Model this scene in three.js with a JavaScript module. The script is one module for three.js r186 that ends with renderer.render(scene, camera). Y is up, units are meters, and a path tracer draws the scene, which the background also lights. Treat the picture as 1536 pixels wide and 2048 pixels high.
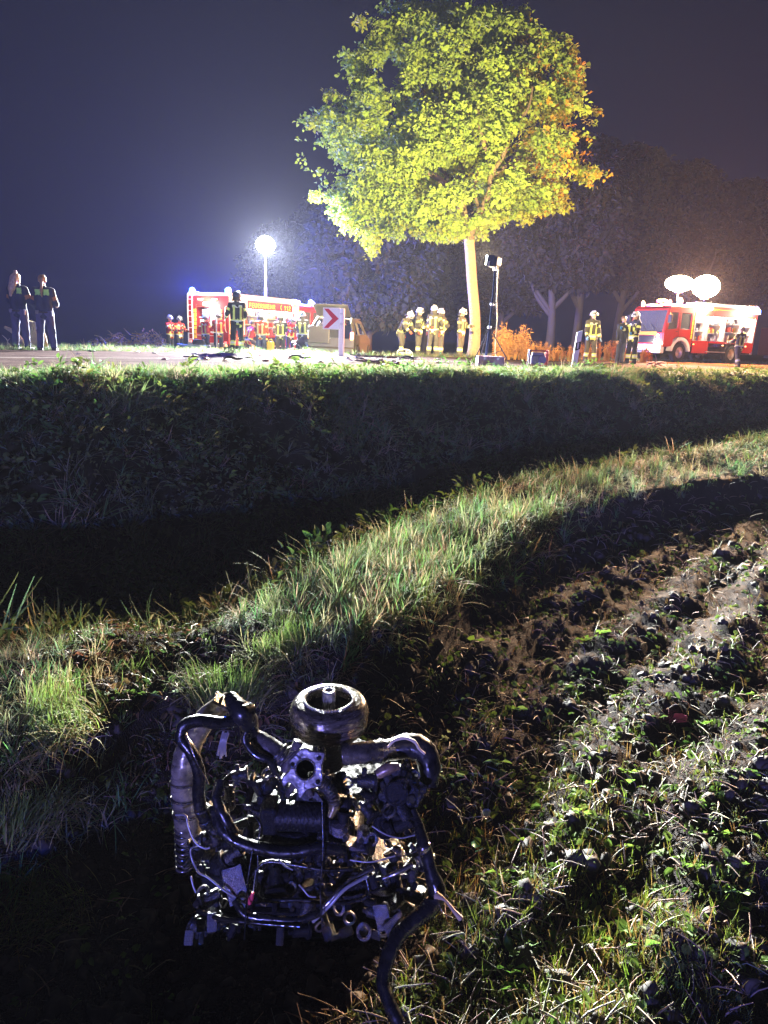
import * as THREE from 'three';
import { mergeGeometries } from 'three/addons/utils/BufferGeometryUtils.js';
import { RoundedBoxGeometry } from 'three/addons/geometries/RoundedBoxGeometry.js';
import { ImprovedNoise } from 'three/addons/math/ImprovedNoise.js';

// ------------------------------------------------------------------ camera, sky, moon, exposure, haze
const scene = new THREE.Scene();
const camera = new THREE.PerspectiveCamera(72, 0.75, 0.05, 600);
camera.position.set(0, 0.6, 0);
camera.rotation.set(THREE.MathUtils.degToRad(-13.9), 0, THREE.MathUtils.degToRad(2.3), 'YXZ');
camera.updateMatrixWorld(true); camera.updateProjectionMatrix();
const renderer = new THREE.WebGLRenderer({ antialias: true });
renderer.setSize(768, 1024);
renderer.toneMapping = THREE.LinearToneMapping;
renderer.toneMappingExposure = 1.0;
renderer.shadowMap.enabled = true;
renderer.shadowMap.type = THREE.PCFSoftShadowMap;

{ // night sky: a plain indigo vault, a little paler towards the horizon
  const W = 64, Hh = 32, d = new Float32Array(W * Hh * 4);
  for (let j = 0; j < Hh; j++) for (let i = 0; i < W; i++) {
    const el = ((j + 0.5) / Hh - 0.5) * Math.PI, k = Math.exp(-Math.max(0, el) * 2.2), o = (j * W + i) * 4;
    d[o] = 0.0038 + 0.0024 * k; d[o + 1] = 0.004 + 0.0042 * k; d[o + 2] = 0.0125 + 0.016 * k; d[o + 3] = 1;
  }
  const t = new THREE.DataTexture(d, W, Hh, THREE.RGBAFormat, THREE.FloatType);
  t.mapping = THREE.EquirectangularReflectionMapping; t.magFilter = THREE.LinearFilter; t.minFilter = THREE.LinearFilter; t.needsUpdate = true;
  scene.background = t; scene.environment = t;
}
const moon = new THREE.DirectionalLight(0xfff1e0, 0.012);
moon.name = 'moonlight'; moon.position.set(-30, 40, 25); moon.castShadow = true; moon.shadow.radius = 4;
moon.shadow.mapSize.set(2048, 2048);
Object.assign(moon.shadow.camera, { left: -45, right: 45, top: 45, bottom: -45, near: 1, far: 160 });
scene.add(moon); scene.add(moon.target);
scene.fog = new THREE.FogExp2(0xd6dcff, 0.0003);

// lamp strengths in candela
const LAMP = { balloon: 74000, balloonNear: 1000, mast: 11000, mastNear: 1750, flood: 2500, blueTruck: 2200, patrolFill: 330, bluePatrol: 2300, blueTruckRight: 280, compartment: 7, scene: 60, head: 60 };  // the patrol entries belong to the unseen car added behind the camera

// ------------------------------------------------------------------ helpers
const V = (x, y, z) => new THREE.Vector3(x, y, z);
const C = (r, g, b) => new THREE.Color().setRGB(r, g, b);
const clamp = (x, a, b) => Math.min(b, Math.max(a, x)), mixf = (a, b, t) => a + (b - a) * t;
const smooth = (a, b, x) => { const t = clamp((x - a) / (b - a), 0, 1); return t * t * (3 - 2 * t); };
function rng(seed) { let s = seed >>> 0; return () => { s = (s + 0x6d2b79f5) | 0; let t = Math.imul(s ^ (s >>> 15), 1 | s); t = (t + Math.imul(t ^ (t >>> 7), 61 | t)) ^ t; return ((t ^ (t >>> 14)) >>> 0) / 4294967296; }; }
const perlin = new ImprovedNoise();
const n2 = (x, z, k = 0) => perlin.noise(x, k * 7.31 + 0.37, z);
const fbm = (x, z, o = 4, k = 0) => { let s = 0, a = 0.5, f = 1; for (let i = 0; i < o; i++) { s += a * n2(x * f, z * f, k + i); a *= 0.5; f *= 2.03; } return s; };
// photograph pixel (1536 x 2048) at world distance d in front of the camera
const ray = (px, py) => { const v = V((px / 1536) * 2 - 1, 1 - (py / 2048) * 2, 0.5).unproject(camera).sub(camera.position); return v; };
const at = (px, py, d) => { const r = ray(px, py); return r.multiplyScalar(-d / r.z).add(camera.position); };
const horizon = (px) => 676 + 0.04 * (px - 768);
const col = (px, d) => at(px, horizon(px), d).x;

const used = new Map();
const numbered = (n) => { const k = used.get(n) ?? 0; used.set(n, k + 1); return k ? `${n}_${String(k).padStart(3, '0')}` : n; };
function tag(o, label, category, group) { o.userData.label = label; o.userData.category = category; if (group) o.userData.group = group; return o; }
function thing(name, label, category, [x, y, z] = [0, 0, 0], turn = 0, group) {
  const o = new THREE.Group(); o.name = numbered(name); o.position.set(x, y, z); o.rotation.y = turn; scene.add(o);
  return label ? tag(o, label, category, group) : o;
}
function obj(name, geo, mat, parent = scene) {
  const m = new THREE.Mesh(geo, mat); m.name = parent === scene ? numbered(name) : name; m.castShadow = m.receiveShadow = true; parent.add(m); return m;
}
function dup(o, [x, y, z], turn, label) {
  const r = o.clone(); r.name = numbered(o.name.replace(/_\d{3}$/, '')); r.position.set(x, y, z); r.rotation.y = turn; r.userData = { ...o.userData }; if (label) r.userData.label = label; scene.add(r); return r;
}
const m4 = (x = 0, y = 0, z = 0, rx = 0, ry = 0, rz = 0, s = 1) => new THREE.Matrix4().compose(V(x, y, z), new THREE.Quaternion().setFromEuler(new THREE.Euler(rx, ry, rz)), Array.isArray(s) ? V(...s) : V(s, s, s));
function clean(g) {
  g = g.index ? g.toNonIndexed() : g;
  for (const k of Object.keys(g.attributes)) if (!['position', 'normal', 'uv'].includes(k)) g.deleteAttribute(k);
  if (!g.attributes.normal) g.computeVertexNormals();
  if (!g.attributes.uv) g.setAttribute('uv', new THREE.BufferAttribute(new Float32Array(g.attributes.position.count * 2), 2));
  g.morphAttributes = {};
  return g;
}
const join = (list) => mergeGeometries(list.map(clean));
const put = (g, ...a) => g.clone().applyMatrix4(m4(...a));
const box = (w, h, d, x = 0, y = 0, z = 0, rx = 0, ry = 0, rz = 0) => new THREE.BoxGeometry(w, h, d).applyMatrix4(m4(x, y, z, rx, ry, rz));
const rbox = (w, h, d, r, x = 0, y = 0, z = 0, rx = 0, ry = 0, rz = 0, seg = 2) => new RoundedBoxGeometry(w, h, d, seg, Math.min(r, w / 2.01, h / 2.01, d / 2.01)).applyMatrix4(m4(x, y, z, rx, ry, rz));
const cyl = (r0, r1, h, x = 0, y = 0, z = 0, rx = 0, ry = 0, rz = 0, seg = 18, open = false) => new THREE.CylinderGeometry(r0, r1, h, seg, 1, open).applyMatrix4(m4(x, y, z, rx, ry, rz));
const ball = (r, x = 0, y = 0, z = 0, s = 1, seg = 14) => new THREE.SphereGeometry(r, seg, Math.ceil(seg * 0.7)).applyMatrix4(m4(x, y, z, 0, 0, 0, s));
const ringGeo = (R, r, x = 0, y = 0, z = 0, rx = 0, ry = 0, rz = 0, a = 8, b = 28) => new THREE.TorusGeometry(R, r, a, b).applyMatrix4(m4(x, y, z, rx, ry, rz));
let tubeJitter = 0;
// tube through points with a radius per point (or one radius), round ends
function tube(pts, r, seg = 0, sides = 10) {
  pts = pts.map((p) => (p.isVector3 ? p : V(...p)));
  const curve = new THREE.CatmullRomCurve3(pts, false, 'centripetal'); seg = seg || Math.max(6, (pts.length - 1) * 6);
  const fr = curve.computeFrenetFrames(seg, false), length = curve.getLength(), P = [], N = [], U = [], I = [];
  const rad = (t) => { const q = tubeJitter ? 1 + tubeJitter * (n2(t * length * 45, pts.length * 3.1, 6) + 0.7 * n2(t * length * 160, pts.length * 1.7, 8)) : 1; return q * rad0(t); }, rad0 = (t) => { if (!Array.isArray(r)) return r; const k = t * (r.length - 1), i = Math.min(r.length - 2, Math.floor(k)); return mixf(r[i], r[i + 1], k - i); };
  const rows = [];
  for (let i = 0; i <= seg; i++) rows.push([i / seg, 1, i]);
  rows.unshift([0, 0.02, 0]); rows.push([1, 0.02, seg]);
  rows.forEach(([t, k, fi]) => {
    const c = curve.getPoint(t), R = rad(t) * k;
    for (let j = 0; j <= sides; j++) {
      const a = (j / sides) * Math.PI * 2, nx = fr.normals[fi].clone().multiplyScalar(Math.cos(a)).addScaledVector(fr.binormals[fi], Math.sin(a));
      P.push(c.x + nx.x * R, c.y + nx.y * R, c.z + nx.z * R);
      const nn = k < 1 ? fr.tangents[fi].clone().multiplyScalar(t ? 1 : -1) : nx; N.push(nn.x, nn.y, nn.z); U.push(t * length, (j / sides) * 6.28 * (Array.isArray(r) ? r[0] : r));
    }
  });
  for (let i = 0; i < rows.length - 1; i++) for (let j = 0; j < sides; j++) { const a = i * (sides + 1) + j, b = a + sides + 1; I.push(a, a + 1, b, b, a + 1, b + 1); }
  const g = new THREE.BufferGeometry(); g.setAttribute('position', new THREE.Float32BufferAttribute(P, 3)); g.setAttribute('normal', new THREE.Float32BufferAttribute(N, 3)); g.setAttribute('uv', new THREE.Float32BufferAttribute(U, 2)); g.setIndex(I); return g;
}
const mat = (r, g, b, rough = 0.7, metal = 0, extra = {}) => new THREE.MeshPhysicalMaterial({ color: C(r, g, b), roughness: rough, metalness: metal, side: THREE.DoubleSide, ...extra });
const glow = (r, g, b, k) => new THREE.MeshStandardMaterial({ color: C(0.8, 0.8, 0.8), emissive: C(r, g, b), emissiveIntensity: k, roughness: 0.5 });
function pointLamp(name, p, color, cd, radius, parent = scene) {
  const l = new THREE.PointLight(color, cd); l.name = name; l.position.copy(p.isVector3 ? p : V(...p)); l.castShadow = true; l.shadow.radius = radius / 0.02; parent.add(l); return l;
}
// a floodlight thrown towards a point of the near field, with the weak spill it gives all round
function floodLamp(name, p, target, color, cd, near, angle, radius, parent, spill) {
  const l = new THREE.SpotLight(color, cd, 0, angle, 1); l.name = name; l.position.set(...p); l.target.position.set(...target); l.castShadow = true; l.shadow.radius = radius / 0.02; parent.add(l); parent.add(l.target);
  pointLamp(name + '_spill', p, spill, near, radius, parent); return l;
}
function noiseTexture(size, fn, repeat, srgb = false) {
  const d = new Uint8Array(size * size * 4);
  for (let j = 0; j < size; j++) for (let i = 0; i < size; i++) { const c = fn(i / size, j / size), o = (j * size + i) * 4; d[o] = clamp(c[0], 0, 1) * 255; d[o + 1] = clamp(c[1], 0, 1) * 255; d[o + 2] = clamp(c[2], 0, 1) * 255; d[o + 3] = 255; }
  const t = new THREE.DataTexture(d, size, size); t.wrapS = t.wrapT = THREE.RepeatWrapping; t.magFilter = THREE.LinearFilter; t.minFilter = THREE.LinearFilter; t.repeat.set(repeat, repeat); if (srgb) t.colorSpace = THREE.SRGBColorSpace; t.needsUpdate = true; return t;
}
const grain = noiseTexture(512, (u, v) => { const a = 0.5 + fbm(u * 60, v * 60, 3, 5) * 0.9 + fbm(u * 8, v * 8, 3, 9) * 0.5; return [a, a, a]; }, 1);
const instM = new THREE.Matrix4(), instQ = new THREE.Quaternion(), instE = new THREE.Euler();
function scatter(name, geo, mtl, list, parent = scene, stuff = true) { // list of [x,y,z, rx,ry,rz, scale, color]
  const m = new THREE.InstancedMesh(geo, mtl, list.length); m.name = parent === scene ? numbered(name) : name; m.castShadow = m.receiveShadow = true;
  list.forEach((e, i) => { instM.compose(V(e[0], e[1], e[2]), instQ.setFromEuler(instE.set(e[3], e[4], e[5], 'YXZ')), Array.isArray(e[6]) ? V(...e[6]) : V(e[6], e[6], e[6])); m.setMatrixAt(i, instM); if (e[7]) m.setColorAt(i, e[7]); });
  if (stuff) m.userData.kind = 'stuff'; parent.add(m); return m;
}
const structure = (o, label, category) => { o.userData.kind = 'structure'; if (label) { o.userData.label = label; o.userData.category = category; } return o; };

// ------------------------------------------------------------------ lie of the land
const HALF = 3.7;
const centre = new THREE.CatmullRomCurve3([[-60, 36], [-30, 9.5], [-13, -7.0], [-6.9, -12.5], [-4.05, -15.8], [0.6, -20.0], [8.2, -26.4], [17, -33.6], [27, -40], [60, -58]].map(([x, z]) => V(x, 0, z)), false, 'centripetal').getPoints(160);
const ridge = new THREE.CatmullRomCurve3([[-30, 6], [-12, -1.0], [-6, -2.4], [-3, -3.25], [-1.85, -3.62], [-1.0, -3.85], [-0.5, -4.5], [0.14, -6.0], [1.75, -8.5], [7.7, -14.4], [20, -26.6], [40, -43]].map(([x, z]) => V(x, 0, z)), false, 'centripetal').getPoints(120);
function signedTo(line, x, z) { // positive on the right of the line's direction (towards the camera)
  let best = 1e9, sign = 1, along = 0;
  for (let i = 0; i < line.length - 1; i++) {
    const a = line[i], b = line[i + 1], dx = b.x - a.x, dz = b.z - a.z, t = clamp(((x - a.x) * dx + (z - a.z) * dz) / (dx * dx + dz * dz), 0, 1), ex = x - a.x - dx * t, ez = z - a.z - dz * t, d = ex * ex + ez * ez;
    if (d < best) { best = d; sign = dx * ez - dz * ex > 0 ? 1 : -1; along = i + t; }
  }
  return [Math.sqrt(best) * sign, along];
}
const gapAt = V(-0.98, 0, -3.45), shelf = (x) => mixf(0.45, 0.74, smooth(-0.8, 0.4, x)) + 0.85 * smooth(1.2, 7, x) + 0.75 * smooth(-1.05, -1.6, x); // how wide the grassy shelf along the ditch is
function ground(x, z, fine = true) {
  const c = signedTo(centre, x, z)[0], s = c - HALF, q = -c - HALF;
  if (s < 0.05) { // road bed and everything beyond it
    if (q < 0.1) return -0.03;
    const left = smooth(7, -3, x), h = -0.03 - (0.42 * left + 0.12 * (1 - left)) * smooth(1.2, 7, q) + (fine ? fbm(x * 0.7, z * 0.7, 3, 3) * 0.12 * smooth(0.1, 2, q) : 0) - 0.03 * left * Math.max(0, q - 9);
    return h;
  }
  const r = -signedTo(ridge, x, z)[0];
  const hb = -0.03 - 2.15 * smooth(0.7, 4.1, s + (fine ? fbm(x * 0.5, z * 0.5, 2, 2) * 0.8 : 0)) + (fine ? fbm(x * 1.3, z * 1.3, 3, 7) * 0.3 * smooth(0.3, 1.4, s) : 0);
  const dx = x - gapAt.x, dz = z - gapAt.z, gap = Math.exp(-(dx * dx + dz * dz) / 0.32);
  const bump = (0.25 + (fine ? fbm(x * 0.8, z * 0.8, 2, 12) * 0.12 : 0)) * (1 - 0.35 * gap), wide = shelf(x);
  const ex = x + 0.22, ez = z + 2.2, hole = 0.09 * Math.exp(-(ex * ex + ez * ez) / 0.35);
  const hx = x + 0.95, hz = z + 1.85, hollow = 0.22 * Math.exp(-(hx * hx + hz * hz) / 0.7);
  const tr = -r - wide - 0.75; let field = -1.36 - 0.13 * Math.exp(-tr * tr / 0.45) - hole - hollow + 0.1 * smooth(3, 9, -r);
  if (fine) {
    const rough = smooth(wide, wide + 0.3, -r), dist = Math.hypot(x, z);
    field += rough * (fbm(x * 2.2, z * 2.2, 3, 21) * 0.10 + Math.abs(n2(x * 7.5, z * 7.5, 31)) * 0.055 + (dist < 9 ? fbm(x * 17, z * 17, 2, 41) * 0.035 : 0) + Math.sin((x * 0.78 + z * 0.62) * 11 + n2(x, z, 3) * 2) * 0.034);
  }
  const crest = r > -wide ? bump : bump * Math.exp(-((r + wide) ** 2) / 0.025);
  let hr = field + crest;
  hr = mixf(hr, -2.25, smooth(0.02, 1.5, r));
  if (fine && gap > 0.05) hr += gap * (Math.abs(n2(x * 9, z * 9, 31)) * 0.07 + fbm(x * 22, z * 22, 2, 44) * 0.03);
  const k = 0.16, hh = clamp(0.5 + (0.5 * (hb - hr)) / k, 0, 1);
  return mixf(hr, hb, hh) + k * hh * (1 - hh) + (fine && r > -0.3 ? fbm(x * 3, z * 3, 2, 17) * 0.06 : 0);
}
const onGround = (px, d) => { const x = col(px, d); return V(x, ground(x, -d), -d); };

{ // one ground sheet, fine near the camera and coarse far off
  const ang = [], rad = []; const NV = 420, NO = 64;
  for (let i = 0; i <= NV; i++) ang.push(-0.82 + (1.64 * i) / NV);
  for (let i = 1; i < NO; i++) ang.push(0.82 + ((Math.PI * 2 - 1.64) * i) / NO);
  for (let i = 0; i < 430; i++) rad.push(0.6 * Math.pow(260 / 0.6, i / 429));
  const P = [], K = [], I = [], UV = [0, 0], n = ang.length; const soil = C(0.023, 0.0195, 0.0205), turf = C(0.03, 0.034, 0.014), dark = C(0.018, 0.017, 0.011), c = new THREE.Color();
  P.push(0, ground(0, 0), 0); K.push(0.04, 0.03, 0.024);
  for (const r of rad) for (const a of ang) {
    const x = r * Math.sin(a), z = -r * Math.cos(a), y = ground(x, z, r < 120); P.push(x, y, z);
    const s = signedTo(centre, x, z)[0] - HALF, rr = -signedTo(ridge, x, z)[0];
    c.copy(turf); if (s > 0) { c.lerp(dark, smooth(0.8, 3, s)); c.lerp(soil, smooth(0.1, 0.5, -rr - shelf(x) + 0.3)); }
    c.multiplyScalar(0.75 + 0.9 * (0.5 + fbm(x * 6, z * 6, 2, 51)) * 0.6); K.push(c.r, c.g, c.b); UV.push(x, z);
  }
  for (let j = 0; j < n; j++) I.push(0, 1 + ((j + 1) % n), 1 + j);
  for (let i = 0; i < rad.length - 1; i++) for (let j = 0; j < n; j++) { const a = 1 + i * n + j, b = 1 + i * n + ((j + 1) % n), d = a + n, e = b + n; I.push(a, b, d, b, e, d); }
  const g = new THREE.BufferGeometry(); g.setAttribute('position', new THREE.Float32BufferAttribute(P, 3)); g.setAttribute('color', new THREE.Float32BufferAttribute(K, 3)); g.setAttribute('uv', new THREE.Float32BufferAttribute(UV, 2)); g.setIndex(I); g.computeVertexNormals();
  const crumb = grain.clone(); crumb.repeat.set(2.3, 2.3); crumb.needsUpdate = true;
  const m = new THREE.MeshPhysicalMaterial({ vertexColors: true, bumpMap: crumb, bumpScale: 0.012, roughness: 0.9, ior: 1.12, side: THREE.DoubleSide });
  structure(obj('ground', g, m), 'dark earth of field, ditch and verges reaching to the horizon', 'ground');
}
{ // road strip, kerbless asphalt, with its worn centre line
  const strip = (half, off, y, i0, i1, dash) => {
    const P = [], U = [], I = []; let len = 0, k = 0;
    for (let i = i0; i <= i1; i++) {
      const a = centre[Math.max(0, i - 1)], b = centre[Math.min(centre.length - 1, i + 1)], t = b.clone().sub(a).normalize(), nx = -t.z, nz = t.x; if (i > i0) len += centre[i].distanceTo(centre[i - 1]);
      for (const w of [off - half, off + half]) { P.push(centre[i].x + nx * w, y + (half > 1 ? -0.0 : 0), centre[i].z + nz * w); U.push(w, len); }
      if (i < i1 && !(dash && i % 3 === 2)) I.push(k, k + 1, k + 2, k + 1, k + 3, k + 2); k += 2;
    }
    const g = new THREE.BufferGeometry(); g.setAttribute('position', new THREE.Float32BufferAttribute(P, 3)); g.setAttribute('uv', new THREE.Float32BufferAttribute(U, 2)); g.setIndex(I); g.computeVertexNormals(); return g;
  };
  const tone = noiseTexture(512, (u, v) => { const a = 0.5 + fbm(u * 90, v * 90, 2, 61) * 0.55 + fbm(u * 5, v * 5, 4, 63) * 0.5, cr = Math.abs(fbm(u * 7, v * 7, 4, 65)) < 0.012 ? 0.55 : 1; return [a * cr * 1.04, a * cr * 0.97, a * cr * 0.94]; }, 0.35);
  const m = new THREE.MeshPhysicalMaterial({ color: C(0.12, 0.094, 0.097), map: tone, bumpMap: grain, bumpScale: 0.004, roughness: 1, ior: 1.01, side: THREE.DoubleSide });
  structure(obj('road', strip(HALF, 0, 0, 0, 160, false), m), 'asphalt country road bending past the accident, strewn with debris', 'road');
  const paint = new THREE.MeshPhysicalMaterial({ ior: 1.01, color: C(0.3, 0.27, 0.27), map: noiseTexture(128, (u, v) => { const a = 0.75 + fbm(u * 20, v * 20, 3, 71) * 0.6; return [a, a, a]; }, 1.3), roughness: 0.7, side: THREE.DoubleSide });
  structure(obj('road_centre_line', strip(0.06, 0.1, 0.005, 2, 150, false), paint), 'thin worn pale line along the middle of the road', 'road marking');
}
// ------------------------------------------------------------------ grass, leaves and stubble
const leafMat = (extra = {}) => new THREE.MeshPhysicalMaterial({ color: C(1, 1, 1), roughness: 1, transmission: 0.35, thickness: 0, side: THREE.DoubleSide, specularIntensity: 0.5, ...extra });
function blade(r, h, w, lean, az, segs = 3) { // a tapering, bending strip
  const P = [], I = [], ca = Math.cos(az), sa = Math.sin(az); const bx = (r() - 0.5) * 0.07, bz = (r() - 0.5) * 0.07; let y = 0, o = 0, a = lean * 0.25;
  for (let i = 0; i <= segs; i++) {
    const t = i / segs, ww = (w / 2) * (i === segs ? 0.08 : 1 - t * 0.55);
    P.push(bx + ca * o - sa * ww, y, bz + sa * o + ca * ww, bx + ca * o + sa * ww, y, bz + sa * o - ca * ww);
    a += lean / segs; y += (Math.cos(a) * h) / segs; o += (Math.sin(a) * h) / segs;
    if (i) { const k = (i - 1) * 2; I.push(k, k + 1, k + 2, k + 1, k + 3, k + 2); }
  }
  const g = new THREE.BufferGeometry(); g.setAttribute('position', new THREE.Float32BufferAttribute(P, 3)); g.setIndex(I); g.computeVertexNormals(); return g;
}
function tuft(seed, n, h, w, lean, spread = 1) { const r = rng(seed), L = []; for (let i = 0; i < n; i++) { const a = r() * 6.283, b = blade(r, h * (0.45 + 0.65 * r()), w * (0.7 + 0.6 * r()), lean * (0.3 + r()), spread > 1 ? a + (r() - 0.5) * 2 : a, 4); if (spread < 1) b.scale(spread, 1, spread); if (spread > 1) { const o = 0.05 * spread * Math.sqrt(r()); b.translate(Math.cos(a) * o, 0, -Math.sin(a) * o); } L.push(b); } return join(L); }
function leafGeo(len, wid, fold = 0.25, drop = 0.3) { // one folded leaf, four faces a side
  const p = [[0, 0, 0], [wid * 0.5, wid * fold, len * 0.35], [-wid * 0.5, wid * fold, len * 0.35], [0, -len * drop * 0.2, len * 0.45], [wid * 0.36, wid * fold * 0.4 - len * drop * 0.3, len * 0.72], [-wid * 0.36, wid * fold * 0.4 - len * drop * 0.3, len * 0.72], [0, -len * drop, len]];
  const g = new THREE.BufferGeometry(); g.setAttribute('position', new THREE.Float32BufferAttribute(p.flat(), 3)); g.setIndex([0, 1, 3, 0, 3, 2, 1, 4, 3, 2, 3, 5, 3, 4, 6, 3, 6, 5]); g.computeVertexNormals(); return g;
}
function leafCluster(seed, n, len, wid, rad, fold) { const r = rng(seed), L = []; for (let i = 0; i < n; i++) { const a = r() * 6.28, e = (r() - 0.35) * 1.2, rr = rad * Math.cbrt(r()); L.push(put(leafGeo(len * (0.7 + 0.6 * r()), wid * (0.7 + 0.6 * r()), fold), Math.sin(a) * Math.cos(e) * rr, Math.sin(e) * rr, Math.cos(a) * Math.cos(e) * rr, 0.3 + r() * 0.9, a + (r() - 0.5), (r() - 0.5) * 1.4)); } return join(L); }
const tufts = [tuft(1, 16, 0.30, 0.008, 1.1), tuft(2, 16, 0.34, 0.007, 1.5), tuft(3, 18, 0.26, 0.008, 0.9), tuft(4, 20, 0.24, 0.006, 1.9)];
const grassCol = (r, dry = 0.25) => { const k = r(); return k < dry ? C(0.18 + 0.08 * r(), 0.165 + 0.08 * r(), 0.115) : C(0.06 + 0.06 * r(), 0.11 + 0.08 * r(), 0.04 + 0.03 * r()); };
const leafM = leafMat();
const COVER = { ridge_grass: ['long strip of floodlit grass between the ditch and the stubble field', 'grass'], near_verge_grass: ['bright grass along the near edge of the road above the ditch', 'grass'], far_verge_grass: ['grass along the far edge of the road before the people and vehicles', 'grass'], meadow_grass: ['short grass under the tall tree and round the fire engines', 'grass'], bank_grass: ['coarse dark grass hanging down the shaded ditch bank', 'grass'], bank_leaves: ['nettle and bramble leaves covering the shaded ditch bank', 'ground cover'], field_straw: ['pale straw stubble strewn over the dark field soil', 'stubble'], field_sprouts: ['thin green and tan sprouts growing in the stubble field', 'sprouts'], field_leaves: ['tiny green leaves scattered over the stubble field', 'ground cover'], soil_clods: ['broken clods of dark earth lying on the field', 'soil'] };
function sow(name, geos, list, mtl = leafM) { const parts = geos.map(() => []); list.forEach((e, i) => parts[i % geos.length].push(e)); const g = new THREE.Group(); g.name = name; g.userData = { label: COVER[name][0], category: COVER[name][1], kind: 'stuff' }; scene.add(g); parts.forEach((l, i) => scatter(name.replace(/^.*_/, ''), geos[i], mtl, l, g)); return g; }
const dirUV = (s, c) => null;
{ // the grassy ridge between ditch and field
  const r = rng(77), list = []; let tries = 0;
  const ridgeLen = []; for (let i = 0; i < ridge.length - 1; i++) ridgeLen.push([ridge[i], ridge[i + 1]]);
  for (const [a, b] of ridgeLen) {
    const L = a.distanceTo(b), mid = a.clone().add(b).multiplyScalar(0.5), dist = Math.hypot(mid.x, mid.z); if (mid.z > 0.4 || dist > 42 || mid.x < -3.4) continue;
    const dens = clamp(5200 / (dist * dist + 4), 34, 620), n = Math.round(L * 1.5 * dens), tx = (b.x - a.x) / L, tz = (b.z - a.z) / L;
    for (let i = 0; i < n; i++) {
      const t = r(), sh = shelf((a.x + b.x) / 2), w = -sh - 0.38 + (r() * 0.75 + (r() + r()) * 0.125) * (sh + 0.62), x = a.x + tx * L * t + tz * w, z = a.z + tz * L * t - tx * w; // w > 0 towards the ditch
      const gx = x - gapAt.x, gz = z - gapAt.z, gap = Math.min(1, 1.5 * Math.exp(-(gx * gx + gz * gz) / 0.3)); if (r() < gap * 0.97) continue; if (x > -1.15 + 0.25 * n2(x * 3, z * 3, 4) && x < -0.55 && z > -3.6) continue;
      const patch = 0.5 + fbm(x * 1.1, z * 1.1, 3, 81); if (r() > patch * 1.6 + 0.3) continue;
      const sc = (0.4 + 0.4 * r()) * (0.75 + patch * 0.5) * (dist > 12 ? 1.2 : 1) * (1 - gap * 0.5) * smooth(-2.4, -0.7, x * 1.0 + 0 * z) ** 0.5 + 0.12;
      list.push([x, ground(x, z) - 0.02, z, (r() - 0.5) * 0.5, r() * 6.28, (r() - 0.5) * 0.5, [sc * (dist > 12 ? 2 : 1.15), sc, sc * (dist > 12 ? 2 : 1.15)], grassCol(r, 0.22 + 0.25 * (0.5 + n2(x * 2, z * 2, 5)))]);
    }
  }
  sow('ridge_grass', tufts, list);
}
{ // road verges, near and far, and the meadow under the tree
  const r = rng(78), near = [], far = [], meadow = [];
  for (let i = 0; i < 15000; i++) {
    const t = r() * (centre.length - 2), a = centre[Math.floor(t)], b = centre[Math.floor(t) + 1], f = t % 1, tx = b.x - a.x, tz = b.z - a.z, L = Math.hypot(tx, tz), side = i % 5 < 3 ? 1 : -1;
    const w = HALF + 0.12 + Math.pow(r(), 1.4) * (side > 0 ? 1.7 : 2.6), x = mixf(a.x, b.x, f) - (tz / L) * w * side, z = mixf(a.z, b.z, f) + (tx / L) * w * side;
    if (z > -3 || Math.abs(x) > -z * 0.62 + 2 || z < -48) continue;
    const sc = (0.5 + 0.5 * r()) * (side > 0 ? 0.62 : 0.85) * (0.7 + 0.6 * (0.5 + fbm(x * 0.9, z * 0.9, 2, 83)));
    (side > 0 ? near : far).push([x, ground(x, z) - 0.02, z, (r() - 0.5) * 0.5, r() * 6.28, (r() - 0.5) * 0.5, [sc * 1.6, sc, sc * 1.6], grassCol(r, 0.3)]);
  }
  for (let i = 0; i < 9000; i++) { // denser patches of the near verge towards the camera side
    const t = (0.22 + 0.4 * r()) * (centre.length - 2), a = centre[Math.floor(t)], b = centre[Math.floor(t) + 1], f = t % 1, tx = b.x - a.x, tz = b.z - a.z, L = Math.hypot(tx, tz), w = HALF + 0.1 + r() * 1.5;
    const x = mixf(a.x, b.x, f) - (tz / L) * w, z = mixf(a.z, b.z, f) + (tx / L) * w; if (z > -3 || Math.abs(x) > -z * 0.62 + 1) continue;
    const sc = (0.45 + 0.5 * r()) * 0.66; near.push([x, ground(x, z) - 0.02, z, (r() - 0.5) * 0.5, r() * 6.28, (r() - 0.5) * 0.5, [sc * 1.4, sc, sc * 1.4], grassCol(r, 0.3)]);
  }
  for (let i = 0; i < 16000; i++) {
    const x = -22 + r() * 46, z = -17 - r() * 30, q = -signedTo(centre, x, z)[0] - HALF; if (q < 1.5 || q > 20 || Math.abs(x) > -z * 0.6 + 1) continue;
    const sc = (0.4 + 0.5 * r()) * 0.6; meadow.push([x, ground(x, z) - 0.02, z, (r() - 0.5) * 0.5, r() * 6.28, (r() - 0.5) * 0.5, [sc * 2, sc, sc * 2], grassCol(r, 0.35)]);
  }
  sow('near_verge_grass', tufts, near); sow('far_verge_grass', tufts, far); sow('meadow_grass', tufts.slice(0, 2), meadow);
}
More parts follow.
